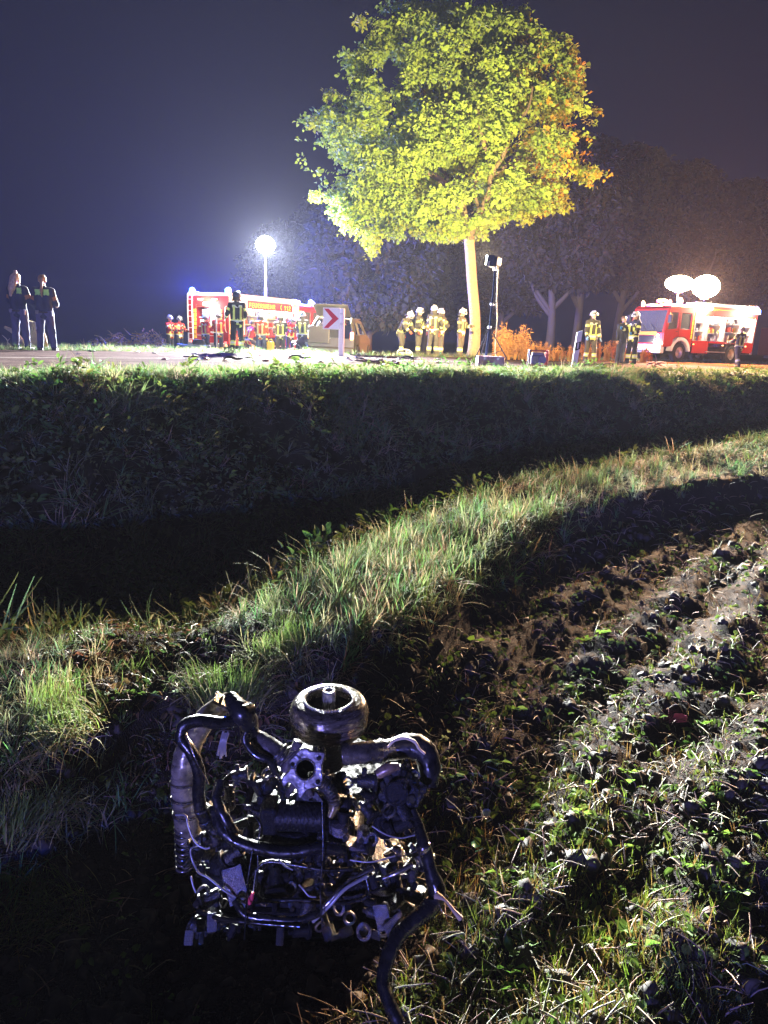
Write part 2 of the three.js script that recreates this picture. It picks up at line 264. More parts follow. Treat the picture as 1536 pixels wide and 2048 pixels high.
{ // the ditch bank: coarse hanging grass, nettles and bramble leaves
  const r = rng(79), gr = [], lv = [], bloom = [], clusters = [leafCluster(11, 9, 0.07, 0.04, 0.12, 0.2), leafCluster(12, 11, 0.055, 0.035, 0.14, 0.3)];
  for (let i = 0; i < 26000; i++) {
    const z = -3 - r() * 30, x = -z * (r() * 1.3 - 0.65), s = signedTo(centre, x, z)[0] - HALF; if (s < 0.9) continue;
    const rr = -signedTo(ridge, x, z)[0]; if (rr < 0.35) continue;
    const patch = 0.5 + fbm(x * 0.8, z * 0.8, 3, 85), y = ground(x, z), dist = Math.hypot(x, z);
    if (patch > 0.5 ? r() < 0.75 : r() < 0.3) { const sc = (0.5 + 0.7 * r()) * (0.7 + patch * 0.6); gr.push([x, y - 0.02, z, 0.35 + r() * 0.6, r() * 6.28, (r() - 0.5) * 0.6, [sc * 1.5, sc, sc * 1.5], grassCol(r, 0.3).multiplyScalar(0.85)]); }
    else { const sc = 0.7 + 0.9 * r(); lv.push([x, y + 0.06 + r() * 0.12, z, (r() - 0.5) * 0.8, r() * 6.28, (r() - 0.5) * 0.8, sc, C(0.04 + 0.04 * r(), 0.075 + 0.05 * r(), 0.02)]); }
  }
  sow('bank_grass', tufts, gr); sow('bank_leaves', clusters, lv);
}
{ // the field: straw stubble, sprouts and small leaves on broken soil
  const r = rng(80), straw = [], sprout = [], leaves = [], wide = []; const strawM = new THREE.MeshStandardMaterial({ color: C(1, 1, 1), roughness: 0.7, side: THREE.DoubleSide });
  const strawG = [0, 1, 2].map((k) => tube([[0, 0, 0], [0.03, 0.012 + k * 0.006, 0.004], [0.07 + 0.02 * k, 0.004, 0.012 * k]], [0.0018, 0.0026, 0.0012], 4, 4));
  const sproutG = [tuft(31, 5, 0.085, 0.006, 1.0, 0.35), tuft(32, 4, 0.11, 0.007, 1.4, 0.35), tuft(33, 6, 0.07, 0.005, 1.8, 0.4)];
  const leafG = [leafCluster(34, 4, 0.05, 0.036, 0.03, 0.2), leafCluster(35, 3, 0.06, 0.03, 0.03, 0.25)];
  for (let i = 0; i < 62000; i++) {
    const d = 1.2 * Math.pow(14, r()), x = d * (r() * 1.34 - 0.66), z = -d, rr = -signedTo(ridge, x, z)[0]; if (rr > -shelf(x) - 0.05 + 0.4 * r()) continue;
    if (Math.hypot(x + 0.25, z + 2.15) < 0.42) continue; if (x < -0.4 && d < 2.7 && r() < 0.9) continue;
    const y = ground(x, z), big = d > 6 ? 1.5 : 1, k = r(), patch = 0.5 + fbm(x * 1.4, z * 1.4, 3, 91), right = smooth(-0.4, 0.6, x);
    if (k < 0.22 || (k < 0.42 && x > 0.75 && d < 2.5 && r() < 0.6)) continue; if (k < 0.42) straw.push([x, y + 0.006, z, (r() - 0.5) * 0.9, r() * 6.28, r() * 0.9 - 0.15, big * (0.5 + 0.9 * r()), C(0.16 + 0.13 * r(), 0.125 + 0.1 * r(), 0.095 + 0.07 * r()).multiplyScalar(0.35 + 0.38 * r())]);
    else if (k < 0.42 + 0.36 * patch * (0.24 + 0.5 * right * smooth(4.4, 2.0, d) + 1.2 * Math.exp(-((x - 0.45) ** 2 + (z + 1.95) ** 2) / 0.5))) sprout.push([x, y - 0.005, z, (r() - 0.5) * 0.9, r() * 6.28, (r() - 0.5) * 0.9, big * (0.55 + 0.8 * r()), (r() < 0.33 ? C(0.24, 0.16, 0.05) : C(0.11 + 0.06 * r(), 0.16 + 0.07 * r(), 0.025)).multiplyScalar(0.68)]);
    else if (k > 0.925) leaves.push([x, y + 0.015, z, (r() - 0.5) * 0.6, r() * 6.28, (r() - 0.5) * 0.6, big * (0.5 + 0.5 * r()), C(0.06 + 0.02 * r(), 0.105 + 0.03 * r(), 0.025)]);
  }
  for (let i = 0; i < 900; i++) { // litter over the bare saddle of the ridge
    const a = r() * 6.28, q = 0.75 * Math.sqrt(r()), x = gapAt.x + Math.cos(a) * q * 1.1 - 0.05, z = gapAt.z + Math.sin(a) * q * 0.8, y = ground(x, z), k = r();
    if (k < 0.4) straw.push([x, y + 0.006, z, (r() - 0.5) * 0.9, r() * 6.28, r() * 0.9 - 0.15, 0.6 + 0.9 * r(), C(0.1 + 0.08 * r(), 0.07 + 0.05 * r(), 0.05)]);
    else if (k < 0.6) sprout.push([x, y - 0.005, z, (r() - 0.5) * 0.9, r() * 6.28, (r() - 0.5) * 0.9, 0.8 + 0.9 * r(), C(0.08, 0.1 + 0.04 * r(), 0.03)]);
    else leaves.push([x, y + 0.012, z, (r() - 0.5) * 0.8, r() * 6.28, (r() - 0.5) * 0.8, 0.45 + 0.5 * r(), r() < 0.6 ? C(0.075 + 0.05 * r(), 0.05 + 0.03 * r(), 0.03) : C(0.04, 0.065 + 0.03 * r(), 0.022)]);
  }
  sow('field_straw', strawG, straw, strawM); sow('field_sprouts', sproutG, sprout); sow('field_leaves', leafG, leaves);
  // clods of earth thrown up over the field
  const clods = []; const cg = new THREE.SphereGeometry(1, 9, 6), pos = cg.attributes.position; for (let i = 0; i < pos.count; i++) { const v = V().fromBufferAttribute(pos, i), f = 1 + n2(v.x * 1.7 + 3, v.z * 1.7 + v.y * 2, 4) * 0.8 + n2(v.x * 4, v.z * 4 + v.y * 3, 6) * 0.4; pos.setXYZ(i, v.x * f, v.y * f * 0.7, v.z * f); } cg.computeVertexNormals();
  for (let i = 0; i < 6500; i++) { const d = 1.2 * Math.pow(12, r()), x = d * (r() * 1.34 - 0.66), z = -d, rr = -signedTo(ridge, x, z)[0]; if (rr > -shelf(x)) continue; const s = (0.005 + 0.045 * Math.pow(r(), 5)) * (d > 6 ? 1.4 : 1); clods.push([x, ground(x, z) - s * 0.15, z, r() * 6, r() * 6, r() * 6, s, C(0.019, 0.015, 0.0145).multiplyScalar(0.7 + 0.7 * r())]); }
  sow('soil_clods', [cg], clods, new THREE.MeshStandardMaterial({ color: C(1, 1, 1), roughness: 0.8 }));
}
{ // single plants that stand out
  const tus = (px, py, d, h, label, seed, n = 60, dry = 0.2) => {
    const p = at(px, py, d), y = ground(p.x, p.z), r = rng(seed); const t = thing('grass_tussock', label, 'grass tussock', [p.x, y - 0.03, p.z], r() * 6);
    for (let k = 0; k < 3; k++) obj('blades', tuft(seed + k, n * 4, h * (0.62 + 0.08 * k), 0.0045, 0.7 + 0.55 * k, 2.6 + k), leafMat({ color: [C(0.1, 0.17, 0.035), C(0.13, 0.19, 0.04), C(0.2, 0.18, 0.08)][k] }), t);
  };
  tus(110, 1400, 2.85, 0.34, 'tall pale grass tussock with upright blades at the left edge of the ditch gap', 401);
  tus(55, 1560, 2.3, 0.30, 'arching bright green tussock hanging over the dark hollow, lowest on the left side', 405);
  tus(20, 1440, 2.5, 0.28, 'green tussock cut by the left border just above the arching one', 409);
  tus(455, 1330, 3.35, 0.36, 'tall blue-tinged tussock at the near end of the ridge above the bent pipe', 413, 70);
  tus(560, 1290, 3.7, 0.34, 'bushy green tussock at the near end of the ridge, behind the round metal converter', 417, 70);
  const weed = (px, py, d, label, seed, len, n) => {
    const p = at(px, py, d), y = ground(p.x, p.z), r = rng(seed); const t = thing('weed_plant', label, 'weed', [p.x, y, p.z], 0);
    for (let i = 0; i < n; i++) { const a = (i / n) * 6.28 + r(), l = len * (0.75 + 0.5 * r()), tilt = 0.35 + r() * 0.5; const s = obj('stem', tube([[0, 0, 0], [Math.sin(a) * l * 0.35, l * 0.5, Math.cos(a) * l * 0.35]], 0.0018, 4, 5), leafMat({ color: C(0.1, 0.17, 0.04) }), t); obj('leaf', put(leafGeo(l, l * 0.85, 0.15, 0.15), Math.sin(a) * l * 0.35, l * 0.5, Math.cos(a) * l * 0.35, -0.35 - tilt, a, 0), leafMat({ color: C(0.12 + 0.03 * r(), 0.26, 0.04) }), t); }
    return t;
  };
  weed(1090, 1735, 2.0, 'bright green round-leaved weed right of the bent hose, largest in the field', 51, 0.055, 6);
  weed(1065, 1600, 2.5, 'single small yellow-green sprout above the large round-leaved weed', 52, 0.035, 3);
  weed(1490, 1705, 2.2, 'toothed grey-green weed at the right border of the stubble', 53, 0.045, 5);
  weed(1150, 1965, 1.75, 'small green weed beside dry stalks near the bottom border', 54, 0.04, 5);
  weed(920, 1440, 3.0, 'pale round-leaved weed right of the converter in the shaded soil', 55, 0.045, 5);
  weed(1425, 1335, 3.5, 'yellow-green leafy weed beside the pink plastic shard', 56, 0.05, 5);
  { const q = rng(990), zones = ['below the grass strip', 'level with the engine converter', 'level with the engine block', 'near the bottom border'];
    for (let i = 0; i < 26; i++) { const px = 900 + q() * 620, py = 1180 + q() * 830, dd = 1.96 / Math.tan(Math.atan((py + (px - 768) * 0.04 - 1024) / 1409) + 0.2426); const zone = zones[py < 1400 ? 0 : py < 1620 ? 1 : py < 1850 ? 2 : 3] + (px < 1110 ? ', engine side' : px < 1320 ? ', mid field' : ', right border side'), nl = 3 + Math.floor(q() * 4); weed(px, py, dd, `small green field weed with ${['three', 'four', 'five', 'six'][nl - 3]} leaves, ${zone}`, 60 + i, 0.03 + 0.02 * q(), nl).userData.group = 'small green weeds in the field, ' + zone; } }
  weed(510, 1445, 2.25, 'yellow-green weed squashed against the top of the engine pipes', 57, 0.05, 7);
  weed(790, 1460, 2.35, 'small pale weed growing behind the right exhaust stub of the engine', 58, 0.05, 7);
}
// ------------------------------------------------------------------ trees
const barkTex = noiseTexture(256, (u, v) => { const a = 0.5 + fbm(u * 26, v * 5, 4, 101) * 1.0; return [a, a, a]; }, 1);
const bark = (r, g, b) => new THREE.MeshStandardMaterial({ color: C(r, g, b), bumpMap: barkTex, bumpScale: 0.03, roughness: 0.9, side: THREE.DoubleSide });
{ // the big roadside tree
  const D = 29.5, base = onGround(945, D), t = thing('roadside_tree', 'tall yellow-green leafy tree with pale straight trunk, floodlit beside the tripod lamp', 'tree', [base.x, base.y - 0.05, base.z]);
  const L = (px, py, dd = 0) => { const p = at(px, py, D + dd); return V(p.x - base.x, p.y - base.y, p.z - base.z); };
  const bk = bark(0.3, 0.24, 0.13);
  obj('trunk', tube([[0, -0.2, 0], L(947, 700), L(950, 640), L(944, 560), L(938, 480), L(930, 440), L(922, 400, 0.1)], [0.36, 0.25, 0.215, 0.205, 0.2, 0.19, 0.14], 40, 16), bk, t);
  const limbs = [[[938, 480], [955, 430, -0.6], [978, 385, -1.1], [984, 345, -1.4], [1006, 310, -1.6], [1022, 262, -1.8], [1056, 215, -1.7], [1066, 170, -1.5]], [[984, 350, -1.3], [1020, 325, -1.5], [1060, 310, -1.6]], [[960, 420, -0.7], [950, 380, -1.2], [958, 330, -1.5]], [[930, 440], [912, 390, 0.2], [880, 330, 0.3], [840, 285, 0.4], [800, 255, 0.6], [770, 215, 0.8]], [[926, 420], [925, 350, 0.6], [915, 260, 1.1], [905, 170, 1.2], [900, 90, 1]], [[918, 400], [870, 350, -0.9], [800, 340, -1.8], [740, 360, -2.2]], [[940, 440], [1000, 400, 1], [1070, 360, 1.8], [1120, 330, 2.2]], [[905, 300, 0.9], [860, 220, 0.4], [835, 150, 0]], [[990, 350, -0.5], [960, 250, -1.2], [950, 160, -1.5]]];
  const lb = bark(0.13, 0.1, 0.055); limbs.forEach((l, i) => obj('limb', tube(l.map((p) => L(p[0], p[1], p[2] ?? 0)), i === 1 || i === 2 ? [0.07, 0.05, 0.03] : [0.15, 0.11, 0.085, 0.06, 0.03], 30, 9), lb, t));
  const rows = [[8, 780, 1010], [30, 728, 1085], [80, 700, 1120], [130, 692, 1165], [180, 690, 1180], [215, 672, 1183], [235, 622, 1180], [300, 616, 1192], [345, 622, 1188], [375, 640, 1175], [400, 652, 1160], [430, 668, 1085], [450, 690, 980], [470, 720, 960]];
  const r = rng(501), bin = [[], [], []], clusterG = [leafCluster(61, 6, 0.125, 0.1, 0.15, 0.2), leafCluster(62, 7, 0.11, 0.09, 0.17, 0.25), leafCluster(63, 5, 0.15, 0.12, 0.13, 0.15)];
  const rowAt = (py) => { for (let i = 0; i < rows.length - 1; i++) if (py <= rows[i + 1][0]) { const k = (py - rows[i][0]) / (rows[i + 1][0] - rows[i][0]); return [mixf(rows[i][1], rows[i + 1][1], k), mixf(rows[i][2], rows[i + 1][2], k)]; } return null; };
  let made = 0, guard = 0;
  while (made < 17500 && guard++ < 400000) {
    const py = 8 + r() * 462, e = rowAt(py); if (!e) continue; const mid = (e[0] + e[1]) / 2, half = (e[1] - e[0]) / 2;
    const a = r() * 6.283, k = Math.pow(r(), 0.36), u = Math.cos(a) * k, w = Math.sin(a) * k; const lump = 1 + 0.2 * n2(Math.cos(a) * 1.6 + 5, Math.sin(a) * 1.6, py / 75) + 0.09 * n2(Math.cos(a) * 4, py / 28, 3); const p = L(mid + u * half * lump, py + 16 * n2(u * 2.2, w * 2.2, 6), w * Math.max(1.2, half / 52) * 0.66);
    const clump = n2(p.x * 0.95 + 20, p.z * 0.95, p.y * 0.13) + 0.55 * n2(p.x * 2.1, p.z * 2.1 + p.y * 1.6, 4) + 0.4 * n2(p.x * 0.9 + p.y, p.y * 1.3, 8);
    const bigGap = n2(p.x * 0.42 + 3, p.z * 0.5 + 7, p.y * 0.062 + 2) + 0.5 * n2(p.x * 0.9 + p.y * 0.2, p.y * 0.85, 12); if (clump < 0.0 + 0.3 * (k - 0.8) || bigGap < -0.2) continue;
    { const q = L(930, 440), s = L(1062, 250), dx = s.x - q.x, dy = s.y - q.y, tt = clamp(((p.x - q.x) * dx + (p.y - q.y) * dy) / (dx * dx + dy * dy), 0, 1); if (p.z > -0.5 && Math.hypot(p.x - q.x - dx * tt, p.y - q.y - dy * tt) < 0.3 + 0.25 * n2(p.x * 2, p.y * 2, 7)) continue; }
    const edge = k > 0.9 ? n2(p.y * 0.9, a * 2, 6) : 1; if (edge < -0.12) continue;
    const orangeShare = clamp((p.x - 1.2) / 5 + 0.02, 0, 0.5) * (0.5 + n2(p.x * 0.8, p.y * 0.8, 9)), y = r() < orangeShare; const g = r();  // share of orange leaves rises towards the right of the crown
    bin[made % 3].push([p.x, p.y, p.z, (r() - 0.5) * 1.6, r() * 6.28, (r() - 0.5) * 1.2, 0.5 + 0.85 * r(), y ? C(0.28 + 0.1 * g, 0.19 + 0.05 * g, 0.016) : C(0.12 + 0.07 * g, 0.2 + 0.06 * g, 0.03).multiplyScalar(0.7 + 0.75 * clamp(0.5 + clump, 0, 1))]); made++;
  }
  // the hanging tips along the lower edge
  for (const [px, py, n, sx] of [[743, 500, 26, 10], [745, 480, 45, 18], [740, 462, 60, 26], [838, 458, 45, 18], [880, 462, 40, 15], [905, 468, 25, 10], [960, 462, 35, 13], [700, 450, 60, 22], [800, 440, 50, 22], [1052, 432, 34, 16], [1128, 412, 34, 14], [1150, 330, 30, 16], [628, 245, 30, 12], [632, 390, 30, 12], [660, 190, 26, 12], [722, 40, 25, 14]])
    for (let i = 0; i < n; i++) { const p = L(px + (r() + r() - 1) * sx, py + (r() + r() - 1) * 14, (r() - 0.5) * 2.4 - 0.6); bin[i % 3].push([p.x, p.y, p.z, (r() - 0.5) * 1.2, r() * 6.28, (r() - 0.5) * 1.2, 0.7 + 0.4 * r(), C(0.15 + 0.06 * r(), 0.2 + 0.06 * r(), 0.022)]); }
  bin.forEach((b, i) => scatter('crown', clusterG[i], leafM, b, t));
}
{ // the dark wood behind: single trees, each with trunk, limbs and crown
  const big = [leafCluster(71, 9, 0.34, 0.22, 0.34, 0.2), leafCluster(72, 10, 0.3, 0.2, 0.38, 0.3)];
  function wood(px, d, top, wpx, bottom, label, seed, fork, tint, n) {
    const b = onGround(px, d), t = thing('forest_tree', label, 'tree', [b.x, b.y - 0.1, b.z]), r = rng(seed), m = d / 1409, H = (horizon(px) - top) * m + 0.6 - b.y, lo = (horizon(px) - bottom) * m + 0.6 - b.y, W = (wpx * m) / 2;
    const bk = bark(0.1, 0.085, 0.07), th = H * 0.55;
    obj('trunk', tube([[0, -0.2, 0], [0.1 * (r() - 0.5), lo * 0.5, 0], [(r() - 0.5) * 0.6, lo, 0], [(r() - 0.5) * 1.2, th, (r() - 0.5)]], [0.34, 0.26, 0.2, 0.08], 16, 9), bk, t);
    for (let i = 0; i < fork; i++) { const s = i % 2 ? 1 : -1, y0 = lo * (0.45 + 0.25 * r()); obj('limb', tube([[0, y0, 0], [s * W * 0.3, y0 + H * 0.12, (r() - 0.5)], [s * W * (0.4 + 0.3 * r()), y0 + H * 0.3, (r() - 0.5) * 2], [s * W * 0.7, y0 + H * 0.48, (r() - 0.5) * 2]], [0.17, 0.12, 0.08, 0.03], 14, 7), bk, t); }
    const bins = [[], []]; let made = 0, g = 0;
    while (made < n && g++ < n * 20) {
      const v = r(), y = lo * 0.85 + (H - lo * 0.85) * v, prof = Math.pow(Math.sin(Math.PI * clamp(0.12 + v * 0.85, 0, 1)), 0.6), a = r() * 6.283, k = Math.pow(r(), 0.4), x = Math.cos(a) * k * W * prof, z = Math.sin(a) * k * W * prof * 0.8;
      if (n2(x * 0.5 + seed, z * 0.5, y * 0.09) + 0.5 * n2(x * 1.1, y * 1.1 + z, seed % 9) < -0.08) continue;
      bins[made % 2].push([x, y, z, (r() - 0.5) * 1.3, r() * 6.28, (r() - 0.5) * 1.3, 0.8 + 0.6 * r(), C(tint[0], tint[1], tint[2]).multiplyScalar(0.7 + 0.6 * r())]); made++;
    }
    bins.forEach((l, i) => scatter('crown', big[i], leafM, l, t));
  }
  const gr = [0.036, 0.043, 0.025], br = [0.042, 0.036, 0.023];
  wood(735, 47, 400, 270, 640, 'dim round-crowned tree with forked trunk just right of the chevron sign', 601, 2, gr, 2100);
  wood(640, 60, 430, 200, 655, 'dim grey tree between the balloon lamp and the chevron sign', 602, 1, gr, 1100);
  wood(850, 54, 390, 230, 640, 'dark tree behind the firefighters who stand left of the pale trunk', 603, 1, gr, 1600);
  wood(1000, 54, 345, 260, 610, 'dark leafy tree right behind the tripod lamp', 604, 2, br, 1900);
  wood(1100, 50, 320, 250, 560, 'tall bare-stemmed tree with a forked trunk above the red-framed generator', 605, 3, br, 1500);
  wood(1150, 53, 330, 180, 540, 'slender tree standing directly behind the black-banded road post', 606, 3, br, 1000);
  wood(1230, 57, 345, 220, 560, 'brown hazy tree behind the two people at the right fire engine', 607, 2, br, 1300);
  wood(1330, 62, 370, 230, 590, 'hazy tree behind the cab of the right fire engine', 608, 2, br, 1200);
  wood(1450, 66, 400, 240, 600, 'hazy tree behind the open lockers of the right fire engine', 609, 1, br, 1100);
  wood(1560, 62, 380, 220, 600, 'hazy tree cut by the right border of the view', 610, 1, br, 800);
  wood(560, 68, 470, 170, 660, 'faint small tree directly behind the balloon lamp mast', 611, 1, gr, 800);
  wood(920, 66, 420, 230, 650, 'far dark tree seen through the gap left of the pale trunk', 612, 0, gr, 1000);
}
{ // tall rust-brown weeds, brush heap, stump and logs
  const stalkG = []; { const r = rng(701); for (let k = 0; k < 3; k++) { const l = []; for (let i = 0; i < 9; i++) { const a = r() * 6.28, o = 0.03 + r() * 0.16, h = 0.55 + 0.45 * r(); l.push(tube([[0, 0, 0], [Math.sin(a) * o * 0.5, h * 0.5, Math.cos(a) * o * 0.5], [Math.sin(a) * o, h, Math.cos(a) * o]], [0.008, 0.006, 0.003], 5, 4)); for (let j = 0; j < 9; j++) { const q = 0.3 + 0.7 * (j / 9); l.push(put(leafGeo(0.13, 0.04), Math.sin(a) * o * q, h * q, Math.cos(a) * o * q, -0.9 + r() * 0.6, r() * 6.28, 0)); } } stalkG.push(join(l)); } }
  const rust = new THREE.MeshStandardMaterial({ color: C(0.36, 0.17, 0.05), roughness: 0.9, side: THREE.DoubleSide });
  const reed = (px, d, n, hh, spread, label, seed) => { const b = onGround(px, d), t = thing('dry_weed_clump', label, 'dry weeds', [b.x, b.y, b.z]), r = rng(seed), bins = [[], [], []]; for (let i = 0; i < n; i++) { const x = (r() - 0.5) * spread, s = hh * (0.6 + 0.5 * r()) * (1 - 0.45 * Math.abs(x / spread) * 2 * r()); bins[i % 3].push([x, -0.03, (r() - 0.5) * 0.9, (r() - 0.5) * 0.25, r() * 6.28, (r() - 0.5) * 0.25, [s * 0.8, s, s * 0.8]]); } bins.forEach((b2, i) => scatter('stalks', stalkG[i], rust, b2, t)); };
  reed(1022, 26, 34, 1.35, 1.35, 'tall rust-brown dry weeds right behind the tripod legs', 711);
  reed(1062, 25.5, 16, 0.75, 0.7, 'low straw-coloured dry weeds between the tall clump and the generator', 712);
  reed(1100, 26.5, 26, 0.8, 1.7, 'low rust-brown dry weeds behind the red-framed generator', 713);
  reed(1225, 31, 40, 1.0, 3.4, 'dim brown dry weeds behind the firefighter with the road post', 714);
  const brush = (px, d, wid, hgt, label, seed, n) => { const b = onGround(px, d), t = thing('brush_heap', label, 'brush heap', [b.x, b.y, b.z]), r = rng(seed), l = [], m2 = []; for (let i = 0; i < n; i++) { const x = (r() - 0.5) * wid, y = r() * hgt * (1 - Math.abs(x / wid)), z = (r() - 0.5) * 0.9, a = r() * 6.28, s = 0.12 + 0.25 * r(); l.push(tube([[x, y, z], [x + Math.cos(a) * s, y + (r() - 0.3) * s, z + (r() - 0.5) * s], [x + Math.cos(a + 0.8) * s * 1.5, y + (r() - 0.2) * s * 1.5, z + (r() - 0.5) * s]], [0.022 * (0.4 + r()), 0.014, 0.004], 6, 5)); } obj('twigs', join(l), mat(0.22, 0.16, 0.11, 0.9), t).userData.kind = 'stuff'; const lv = []; for (let i = 0; i < n * 1.2; i++) { const x = (r() - 0.5) * wid; lv.push([x, r() * hgt * (1.05 - Math.abs(x / wid) * 1.4), (r() - 0.5), r() * 3, r() * 6, r() * 3, 0.6 + r() * 0.6, C(0.16 + 0.08 * r(), 0.12, 0.07)]); } scatter('dead_leaves', leafCluster(721, 5, 0.07, 0.05, 0.1, 0.3), leafM, lv, t); };
  brush(232, 26, 1.5, 0.75, 'tangled dead brush in the grass left of the firemen in red', 721, 110);
  brush(292, 27, 1.5, 0.95, 'taller brown brush directly left of the firemen in red', 722, 120);
  brush(190, 25, 0.9, 0.3, 'low scrap of twigs at the left end of the brush', 723, 40);
  const st = onGround(70, 18.6), sg = thing('tree_stump', 'pale weathered stump standing between the two officers in dark uniform', 'stump', [st.x, st.y - 0.05, st.z]);
  obj('wood', (() => { const g = new THREE.CylinderGeometry(0.15, 0.3, 0.72, 18, 8), p = g.attributes.position; for (let i = 0; i < p.count; i++) { const x = p.getX(i), y = p.getY(i), z = p.getZ(i), f = 1 + 0.35 * n2(x * 5, z * 5 + y * 2, 3); p.setXYZ(i, x * f, y + (y > 0.3 ? n2(x * 6, z * 6, 5) * 0.15 : 0), z * f); } g.translate(0, 0.36, 0); g.computeVertexNormals(); return g; })(), bark(0.36, 0.28, 0.15), sg);
  const lg = onGround(18, 18.9), lt = thing('broken_branch', 'pale broken branch end pointing left beside the long-haired officer', 'branch', [lg.x, lg.y, lg.z]);
  obj('wood', tube([[0.35, 0.2, 0], [0.15, 0.48, 0.03], [-0.12, 0.62, 0]], [0.06, 0.07, 0.035], 12, 8), bark(0.4, 0.34, 0.22), lt);
  for (const [px, h, i, label] of [[8, 0.35, 0, 'bent grey twig at the left border beside the officers'], [24, 0.3, 1, 'forked grey twig left of the long-haired officer']]) { const b = onGround(px, 18.4), w = thing('dry_twig', label, 'twig', [b.x, b.y, b.z]); obj('wood', tube([[0, 0, 0], [0.05, h * 0.6, 0], [-0.06 + i * 0.1, h, 0.02]], [0.02, 0.014, 0.006], 8, 6), bark(0.3, 0.26, 0.25), w); obj('side_shoot', tube([[0.05, h * 0.6, 0], [0.12, h * 0.8, 0]], [0.01, 0.004], 4, 5), bark(0.3, 0.26, 0.25), w); }
  const pole = onGround(188, 25), pg = thing('bent_branch', 'bare curved branch and stub rising from the left part of the brush', 'branch', [pole.x, pole.y, pole.z]);
  obj('wood', tube([[0, 0, 0], [0.02, 0.35, 0], [0.06, 0.62, 0]], [0.06, 0.05, 0.04], 8, 7), bark(0.4, 0.3, 0.2), pg); obj('curved_shoot', tube([[0.35, 0.3, 0], [0.34, 0.5, 0], [0.2, 0.68, 0], [0, 0.74, 0]], [0.035, 0.03, 0.025, 0.01], 12, 7), bark(0.4, 0.36, 0.32), pg);
}
// ------------------------------------------------------------------ people
function nets(f, lo, hi, h) { // naive surface nets of a distance function, returns an indexed geometry
  const nx = Math.ceil((hi[0] - lo[0]) / h) + 2, ny = Math.ceil((hi[1] - lo[1]) / h) + 2, nz = Math.ceil((hi[2] - lo[2]) / h) + 2, val = new Float32Array(nx * ny * nz), id = new Int32Array(nx * ny * nz).fill(-1), P = [], I = [];
  const ix = (i, j, k) => i + nx * (j + ny * k), pos = (i, j, k) => [lo[0] + (i - 0.5) * h, lo[1] + (j - 0.5) * h, lo[2] + (k - 0.5) * h];
  for (let k = 0; k < nz; k++) for (let j = 0; j < ny; j++) for (let i = 0; i < nx; i++) val[ix(i, j, k)] = f(lo[0] + (i - 0.5) * h, lo[1] + (j - 0.5) * h, lo[2] + (k - 0.5) * h);
  const cs = [[0, 0, 0], [1, 0, 0], [0, 1, 0], [1, 1, 0], [0, 0, 1], [1, 0, 1], [0, 1, 1], [1, 1, 1]], es = [[0, 1], [2, 3], [4, 5], [6, 7], [0, 2], [1, 3], [4, 6], [5, 7], [0, 4], [1, 5], [2, 6], [3, 7]];
  for (let k = 0; k < nz - 1; k++) for (let j = 0; j < ny - 1; j++) for (let i = 0; i < nx - 1; i++) {
    const v = cs.map((c) => val[ix(i + c[0], j + c[1], k + c[2])]); let m = 0; for (let q = 0; q < 8; q++) if (v[q] < 0) m |= 1 << q; if (m === 0 || m === 255) continue;
    let x = 0, y = 0, z = 0, n = 0; for (const [a, b] of es) if (v[a] < 0 !== v[b] < 0) { const t = v[a] / (v[a] - v[b]); x += mixf(cs[a][0], cs[b][0], t); y += mixf(cs[a][1], cs[b][1], t); z += mixf(cs[a][2], cs[b][2], t); n++; }
    id[ix(i, j, k)] = P.length / 3; const p = pos(i, j, k); P.push(p[0] + (x / n) * h, p[1] + (y / n) * h, p[2] + (z / n) * h);
  }
  const quad = (a, b, c, d, flip) => { if (a < 0 || b < 0 || c < 0 || d < 0) return; flip ? I.push(a, c, b, a, d, c) : I.push(a, b, c, a, c, d); };
  for (let k = 1; k < nz - 1; k++) for (let j = 1; j < ny - 1; j++) for (let i = 1; i < nx - 1; i++) {
    const s = val[ix(i, j, k)] < 0;
    if (s !== val[ix(i + 1, j, k)] < 0) quad(id[ix(i, j - 1, k - 1)], id[ix(i, j, k - 1)], id[ix(i, j, k)], id[ix(i, j - 1, k)], !s);
    if (s !== val[ix(i, j + 1, k)] < 0) quad(id[ix(i - 1, j, k - 1)], id[ix(i - 1, j, k)], id[ix(i, j, k)], id[ix(i, j, k - 1)], !s);
    if (s !== val[ix(i, j, k + 1)] < 0) quad(id[ix(i - 1, j - 1, k)], id[ix(i, j - 1, k)], id[ix(i, j, k)], id[ix(i - 1, j, k)], !s);
  }
  const g = new THREE.BufferGeometry(); g.setAttribute('position', new THREE.Float32BufferAttribute(P, 3)); g.setIndex(I); g.computeVertexNormals(); return g;
}
